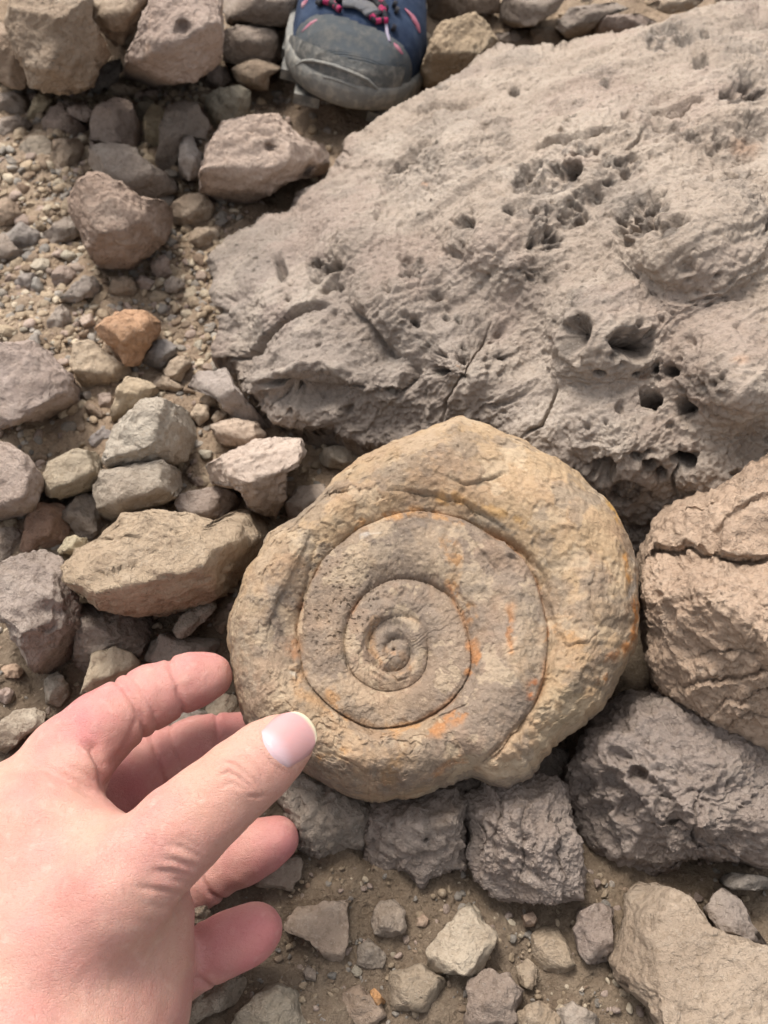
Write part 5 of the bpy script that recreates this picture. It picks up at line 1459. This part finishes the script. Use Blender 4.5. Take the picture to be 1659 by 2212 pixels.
nb = s.bump(s.rng(e2, 0, .08), .00012, .5)
nb = s.bump(s.rng(e1, 0, .12), .00013, .6, nb)
nb = s.bump(s.noise(mp.outputs[0], 1., 3, .6), .00022, .6, nb)
nb = s.bump(n1, .0004, .4, nb)
s.l(nb, s.b.inputs['Normal'])
M_SKIN = s.m
HO = at_d(np.array([[200., 1900.]]), np.array([.33]))[0]
hand = mk('hand', hv - HO, hf, M_SKIN, HO, cols=sk)
tag(hand, 'bare left hand pinching the lower left rim of the fossil between thumb and fingers', 'hand')
# thumb nail: a curved plate of its own lying on the thumb
hb = BVHTree.FromPolygons(hv.tolist(), hf.tolist())
def hit(px_):
    r = rays(np.array([px_], float))[0]; r /= np.linalg.norm(r)
    h_ = hb.ray_cast(Vector(CAM), Vector(r))
    k_ = 0
    while h_[0] is None or (CAM - np.array(h_[0])) @ (-FW) > .345:           # past the edge of the thumb: step back towards its middle
        k_ += 1
        q_ = np.array(px_) + (np.array([618., 1598.]) - np.array(px_)) * .03 * k_
        r = rays(q_[None])[0]; r /= np.linalg.norm(r)
        h_ = hb.ray_cast(Vector(CAM), Vector(r))
    return np.array(h_[0]), np.array(h_[1])
na, nb2 = tod('G', [(1172,508), (1322,392)])            # cuticle middle, free edge middle
ax = nb2 - na; ay = np.array([-ax[1], ax[0]])
Lx = np.hypot(*ax); ax /= Lx; ay /= np.hypot(*ay)
HWN = 57.0
MU, MV = 34, 30
gv_ = []; gc = []
for i in range(MU + 1):
    u_ = i / MU
    for j in range(MV + 1):
        t_ = j / MV * 2 - 1
        hwid = HWN * (.93 + .07 * math.sin(u_ * math.pi)) * (1 if u_ < .75 else math.sqrt(max(0, 1 - ((u_ - .75) / .33) ** 2 * .55)))
        x0 = -8 + 9 * t_ * t_                                 # cuticle bows back in the middle
        x1 = Lx + 9 - 22 * t_ * t_ * abs(t_) ** .5
        p_ = na + ax * (x0 + (x1 - x0) * u_) + ay * hwid * t_
        P_, N_1 = hit(p_)
        edge_ = min(1., (1 - abs(t_)) * 7) * min(1., u_ * 9)
        lift = -.0004 + .0011 * edge_ + .0006 * max(0, u_ - .8) / .2
        gv_.append((P_, N_1, lift)); 
        d_free = (1 - u_) * (x1 - x0)
        w_free = sstep(8.5 - 1.5 * abs(t_), 4.5, d_free)
        lun = sstep(.46, .20, u_ + .22 * t_ * t_)
        cc_ = np.array([.48, .262, .255]) * (1 - lun * .75) + np.array([.50, .365, .385]) * lun * .75
        cc_ = cc_ * (1 - w_free) + np.array([.60, .52, .36]) * w_free
        gc.append(cc_)
npos = np.array([p for p, n, l in gv_])
uu_ = np.repeat(np.linspace(0, 1, MU + 1), MV + 1); tt_ = np.tile(np.linspace(-1, 1, MV + 1), MU + 1)
core = (uu_ < .80) & (np.abs(tt_) < .85)
mono = lambda a, b: np.stack([a ** 0, a, b, a * a, a * b, b * b, b ** 4], -1)
pn2 = np.array([na + 0 * ax]).repeat(len(npos), 0)
G2 = []
for i in range(MU + 1):
    for j in range(MV + 1):
        u_, t_ = i / MU, j / MV * 2 - 1
        hwid = HWN * (.93 + .07 * math.sin(u_ * math.pi)) * (1 if u_ < .75 else math.sqrt(max(0, 1 - ((u_ - .75) / .33) ** 2 * .55)))
        x0 = -8 + 9 * t_ * t_; x1 = Lx + 9 - 22 * t_ * t_ * abs(t_) ** .5
        G2.append((na + ax * (x0 + (x1 - x0) * u_) + ay * hwid * t_, (x0 + (x1 - x0) * u_) / 60, hwid * t_ / 60))
dpt = proj(npos)[:, 2]
xa = np.array([g[1] for g in G2]); ya = np.array([g[2] for g in G2])
cf, *_r = np.linalg.lstsq(mono(xa[core], ya[core]), dpt[core], rcond=None)
npos = at_d(np.array([g[0] for g in G2]), mono(xa, ya) @ cf).reshape(MU + 1, MV + 1, 3)
for _ in range(2):                                            # smooth the plate
    q = npos.copy()
    q[1:-1, 1:-1] = (npos[:-2, 1:-1] + npos[2:, 1:-1] + npos[1:-1, :-2] + npos[1:-1, 2:]) / 4
    q[0, 1:-1] = (npos[0, :-2] + npos[0, 2:]) / 2; q[-1, 1:-1] = (npos[-1, :-2] + npos[-1, 2:]) / 2
    q[1:-1, 0] = (npos[:-2, 0] + npos[2:, 0]) / 2; q[1:-1, -1] = (npos[:-2, -1] + npos[2:, -1]) / 2
    npos = q
nn_ = np.array([n for p, n, l in gv_]); nn_ = nn_.reshape(MU + 1, MV + 1, 3)
mean_n = nn_.mean((0, 1)); mean_n /= np.linalg.norm(mean_n)
lift_ = np.array([l for p, n, l in gv_]).reshape(MU + 1, MV + 1, 1)
top = npos + nn_ * .35 * lift_ + mean_n * .65 * lift_
bot = top - mean_n * .0012
nvv = np.concatenate([top.reshape(-1, 3), bot.reshape(-1, 3)])
M1 = (MU + 1) * (MV + 1)
nf = []
for i in range(MU):
    for j in range(MV):
        a_ = i * (MV + 1) + j
        nf.append((a_, a_ + 1, a_ + MV + 2, a_ + MV + 1)); nf.append((a_ + M1, a_ + MV + 1 + M1, a_ + MV + 2 + M1, a_ + 1 + M1))
ringi = [j for j in range(MV)] + [i * (MV + 1) + MV for i in range(MU)] + [MU * (MV + 1) + j for j in range(MV, 0, -1)] + [i * (MV + 1) for i in range(MU, 0, -1)]
for a_, b_ in zip(ringi, ringi[1:] + ringi[:1]): nf.append((b_, a_, a_ + M1, b_ + M1))
s = NT('finger_nail')
vcol = s.n('VertexColor'); vcol.layer_name = 'tint'
s.l(vcol.outputs['Color'], s.b.inputs['Base Color'])
s.b.inputs['Roughness'].default_value = .27
s.b.inputs['Specular IOR Level'].default_value = .45
s.b.inputs['Subsurface Weight'].default_value = .15
s.b.inputs['Subsurface Scale'].default_value = .001
mp = s.n('Mapping'); s.l(s.coords(False), mp.inputs[0]); mp.inputs['Rotation'].default_value = (0, 0, -.5); mp.inputs['Scale'].default_value = (120, 1500, 120)
s.l(s.bump(s.noise(mp.outputs[0], 1., 2, .5), .00012, .4), s.b.inputs['Normal'])
nail = mk('thumb_nail', nvv - HO, nf, s.m, (0, 0, 0), hand, cols=np.array(gc + gc))
# ------------------------------------------------------------------ loose pebbles and gravel
rng = np.random.default_rng(77)
def gz_at(p):
    q = at_z(p, 0.0)
    return q, ground_z(q[:, 0], q[:, 1])
big = [P for P in TRACED if (P.max(0) - P.min(0)).min() > 40] + [BP]
def covered(p, shrink=1.0):
    m = np.zeros(len(p), bool)
    for P in big:
        c = P.mean(0)
        m |= in_poly(p, c + (P - c) * shrink)
    return m
TMP = []
V0, F0 = ico(3)
for i in range(16):
    rg = np.random.default_rng(500 + i)
    v = V0.copy()
    for _ in range(9):
        n = rg.normal(0, 1, 3); n /= np.linalg.norm(n)
        s_ = v @ n; lim = rg.uniform(.55, .85)
        v -= np.maximum(0, s_ - lim)[:, None] * n * .95
    v *= np.array([1, rg.uniform(.65, .95), rg.uniform(.45, .75)])
    v += v * (fbm(v * 2.2 + i * 7, 4, .55, 600 + i) * .16)[:, None]
    v /= np.abs(v).max()
    TMP.append(v)
PME = [new_mesh('pebble', v * K, F0, M_PEBBLE) for v in TMP]
PCOL = {'tan': [(.34,.265,.185),(.38,.30,.21),(.31,.24,.165)], 'grey': [(.27,.24,.205),(.235,.215,.19),(.30,.265,.23)], 'pinkish': [(.33,.255,.21),(.36,.28,.225)], 'pale': [(.46,.385,.285),(.42,.37,.29)], 'brown': [(.25,.185,.13),(.28,.20,.14)]}
ZONES = [  # name, plan box, how many, size range in plan pixels, where it lies
    ('scree', (-30, 180, 480, 720), 130, (8, 27), 'in the loose scree left of the boulder'),
    ('mid', (-30, 700, 720, 1130), 60, (8, 22), 'between the larger stones left of the fossil'),
    ('back', (420, -30, 1400, 470), 40, (9, 26), 'among the rocks around the boot'),
    ('left', (-30, 1380, 330, 1640), 16, (7, 15), 'in the soil above the hand'),
    ('front', (540, 1900, 1659, 2212), 60, (6, 15), 'in the soil at the bottom of the picture')]
placed = []
PEB = []
NP_ = 0
for zn, (x0, y0, x1, y1), cnt, (r0, r1), where in ZONES:
    tries = 0; done = 0
    while done < cnt and tries < cnt * 60:
        tries += 1
        p = np.array([[rng.uniform(x0, x1), rng.uniform(y0, y1)]])
        r = r0 + (r1 - r0) * rng.random() ** 2.0
        if covered(p, 1.0)[0]: continue
        if any((p[0, 0] - q[0]) ** 2 + (p[0, 1] - q[1]) ** 2 < ((r + q[2]) * .85) ** 2 for q in placed): continue
        placed.append((p[0, 0], p[0, 1], r)); done += 1
        kind = rng.choice(['tan', 'grey', 'pinkish', 'pale', 'brown'], p=[.34, .28, .14, .14, .10])
        q, g = gz_at(p)
        sc_ = r * PXD * ((q[0] - CAM) @ FW)
        o = bpy.data.objects.new('pebble', PME[rng.integers(16)])
        COL.objects.link(o)
        C = at_z(p, g[0] + sc_ * .25)[0]
        o.location = tuple(C * K)
        o.rotation_euler = (rng.uniform(-.5, .5), rng.uniform(-.5, .5), rng.uniform(0, 6.28))
        o.scale = (sc_, sc_, sc_)
        cc = np.array(PCOL[kind][rng.integers(len(PCOL[kind]))]) * rng.uniform(.95, 1.2)
        o.color = (*cc, 1)
        PEB.append((o, p[0], r, kind, zn, where))
        NP_ += 1

# each pebble is told apart by its colour and the nearest landmark stone
from collections import defaultdict
ANCH = [((265,490),'reddish brown rock'),((275,725),'bright orange rock'),((570,345),'white topped rock'),((85,830),'flat pinkish slab'),((325,935),'white split rock'),
        ((155,1025),'yellowish grey block'),((295,1060),'grey tan block'),((550,1015),'double lobed rock'),((365,1215),'large tan slab'),((90,1330),'large purple grey rock'),
        ((30,1030),'rounded grey edge rock'),((130,110),'tall blocky tan rock'),((375,90),'big pinkish rock'),((760,150),'walking boot'),((500,270),'greenish grey block'),((345,700),'dark blue grey stone'),
        ((245,270),'two toned stone'),((390,300),'upright grey slab'),((150,330),'hollowed pale block'),((415,455),'rounded tan stone'),((170,640),'long blue grey stone'),((65,605),'dark triangular stone'),
        ((260,820),'long tan stone'),((440,870),'round cream pebbles'),((515,940),'angular cream block'),((960,95),'tan rock by the boot'),((995,2030),'pale white angular stone'),((690,2030),'brown triangular slab'),
        ((840,1985),'rounded grey soil stone'),((890,2135),'rounded layered stone'),((1060,2160),'lumpy purple stone'),((1290,2020),'purple grey upright stone'),((1200,2060),'soft tan lump'),((1500,2060),'corner slab'),
        ((860,1800),'pointed dark rock'),((1130,1800),'fluted dark rock'),((100,1560),'hand'),((95,500),'tan sand patch'),((620,420),'boulder corner'),((1120,70),'far boulder edge'),((40,620),'left edge'),((450,690),'boulder flank')]
def place(p, skip=None):
    d_ = [1e9 if a[1] == skip else math.hypot(p[0] - a[0][0], p[1] - a[0][1]) for a in ANCH]
    (ax_, ay_), an = ANCH[int(np.argmin(d_))]
    dx, dy = p[0] - ax_, p[1] - ay_
    return an, ('right of' if dx > 0 else 'left of') if abs(dx) > abs(dy) else ('just below' if dy > 0 else 'just above')
def buckets(items, key):
    b = defaultdict(list)
    for it in items: b[key(it)].append(it)
    return b
first = buckets(PEB, lambda it: '%s pebble %s the %s' % (it[3], place(it[1])[1], place(it[1])[0]))
for lb, q in first.items():
    if len(q) <= 2:
        sub_b = {lb: q}
    else:
        sub_b = buckets(q, lambda it: lb + ' towards the ' + place(it[1], place(it[1])[0])[0])
    for l2, q2 in sub_b.items():
        q2.sort(key=lambda it: -it[2])
        pre = {1: ['small '], 2: ['larger ', 'smaller '], 3: ['largest ', 'mid-sized ', 'smallest '], 4: ['largest ', 'larger ', 'smaller ', 'smallest '], 5: ['largest ', 'larger ', 'mid-sized ', 'smaller ', 'smallest ']}.get(len(q2), ['largest '] + ['small '] * (len(q2) - 2) + ['smallest '])
        for pr_, (o, p, r, kind, zn, where) in zip(pre, q2):
            tag(o, pr_ + l2, 'pebble', 'small %s pebbles %s' % (kind, where))

# gravel too fine to count
V1, F1 = ico(2); V1s, F1s = ico(1)
def gtemp(V, i):
    rg = np.random.default_rng(800 + i); v = V.copy()
    for _ in range(7):
        n = rg.normal(0, 1, 3); n /= np.linalg.norm(n)
        v -= np.maximum(0, v @ n - rg.uniform(.5, .85))[:, None] * n
    return v * np.array([1, rg.uniform(.6, .95), rg.uniform(.5, .8)])
GT = [gtemp(V1, i) for i in range(8)]; GTS = [gtemp(V1s, i) for i in range(8)]
gvs, gfs, gcs = [], [], []
base_i = 0
def scatter(n, box, r_lo, r_hi, pw, dens=None):
    global base_i
    p = np.stack([rng.uniform(box[0], box[2], n), rng.uniform(box[1], box[3], n)], -1)
    k = ~covered(p, .93)
    if dens is not None: k &= rng.random(n) < dens(p)
    p = p[k]
    q, g = gz_at(p)
    r = (r_lo + (r_hi - r_lo) * rng.random(len(p)) ** pw)
    for i in range(len(p)):
        sc_ = r[i] * PXD * ((q[i] - CAM) @ FW)
        hi_ = r[i] > 4.5
        v = (GT if hi_ else GTS)[rng.integers(8)]
        a, b = rng.uniform(0, 6.28), rng.uniform(-.8, .8)
        ca, sa, cb, sb = math.cos(a), math.sin(a), math.cos(b), math.sin(b)
        M_ = np.array([[ca, -sa, 0], [sa, ca, 0], [0, 0, 1]]) @ np.array([[1, 0, 0], [0, cb, -sb], [0, sb, cb]])
        C = np.array([q[i, 0], q[i, 1], g[i] + sc_ * rng.uniform(.05, .4)])
        gvs.append((v * sc_) @ M_.T + C)
        ff = F1 if hi_ else F1s
        gfs.append(ff + base_i); base_i += len(v)
        kk = rng.choice(['tan', 'grey', 'pinkish', 'pale', 'brown'], p=[.40, .22, .14, .10, .14])
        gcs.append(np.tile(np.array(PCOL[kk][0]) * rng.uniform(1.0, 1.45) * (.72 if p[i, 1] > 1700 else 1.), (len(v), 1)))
sand = lambda p: np.clip(.25 + np.exp(-((p[:, 0] - 430) / 90) ** 2 - ((p[:, 1] - 690) / 130) ** 2) + .7 * np.exp(-((p[:, 0] - 110) / 80) ** 2 - ((p[:, 1] - 400) / 70) ** 2), 0, 1)
scatter(5200, (-60, 150, 560, 800), 1.6, 6.5, 2.0, sand)
scatter(2600, (-60, 150, 560, 800), 3.5, 10, 1.5)
scatter(1500, (-60, 780, 900, 1400), 2, 8, 1.8)
scatter(900, (380, -80, 1700, 330), 3, 9, 1.6)
scatter(700, (-60, 1350, 520, 1900), 2, 7, 2.0)
scatter(3200, (380, 1750, 1720, 2260), 1.4, 7, 2.6)
scatter(1300, (-60, 150, 520, 800), 7, 15, 1.4)
scatter(700, (-60, 740, 760, 1400), 7, 15, 1.4)
scatter(420, (-60, 170, 480, 780), 11, 19, 1.3)
scatter(160, (-60, 760, 700, 1120), 10, 18, 1.3)
scatter(300, (380, -60, 1400, 330), 8, 16, 1.3)
scatter(420, (540, 1860, 1720, 2260), 6, 13, 1.6)
scatter(1300, (-800, -100, -60, 1700), 4, 20, 1.6)
scatter(700, (1680, 1300, 2500, 2300), 3, 16, 1.8)
scatter(900, (-700, -430, 2100, -70), 5, 20, 1.6)
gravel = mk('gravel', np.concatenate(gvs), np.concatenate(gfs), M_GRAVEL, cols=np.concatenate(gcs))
tag(gravel, 'fine tan and grey gravel strewn over the soil', kind='stuff')
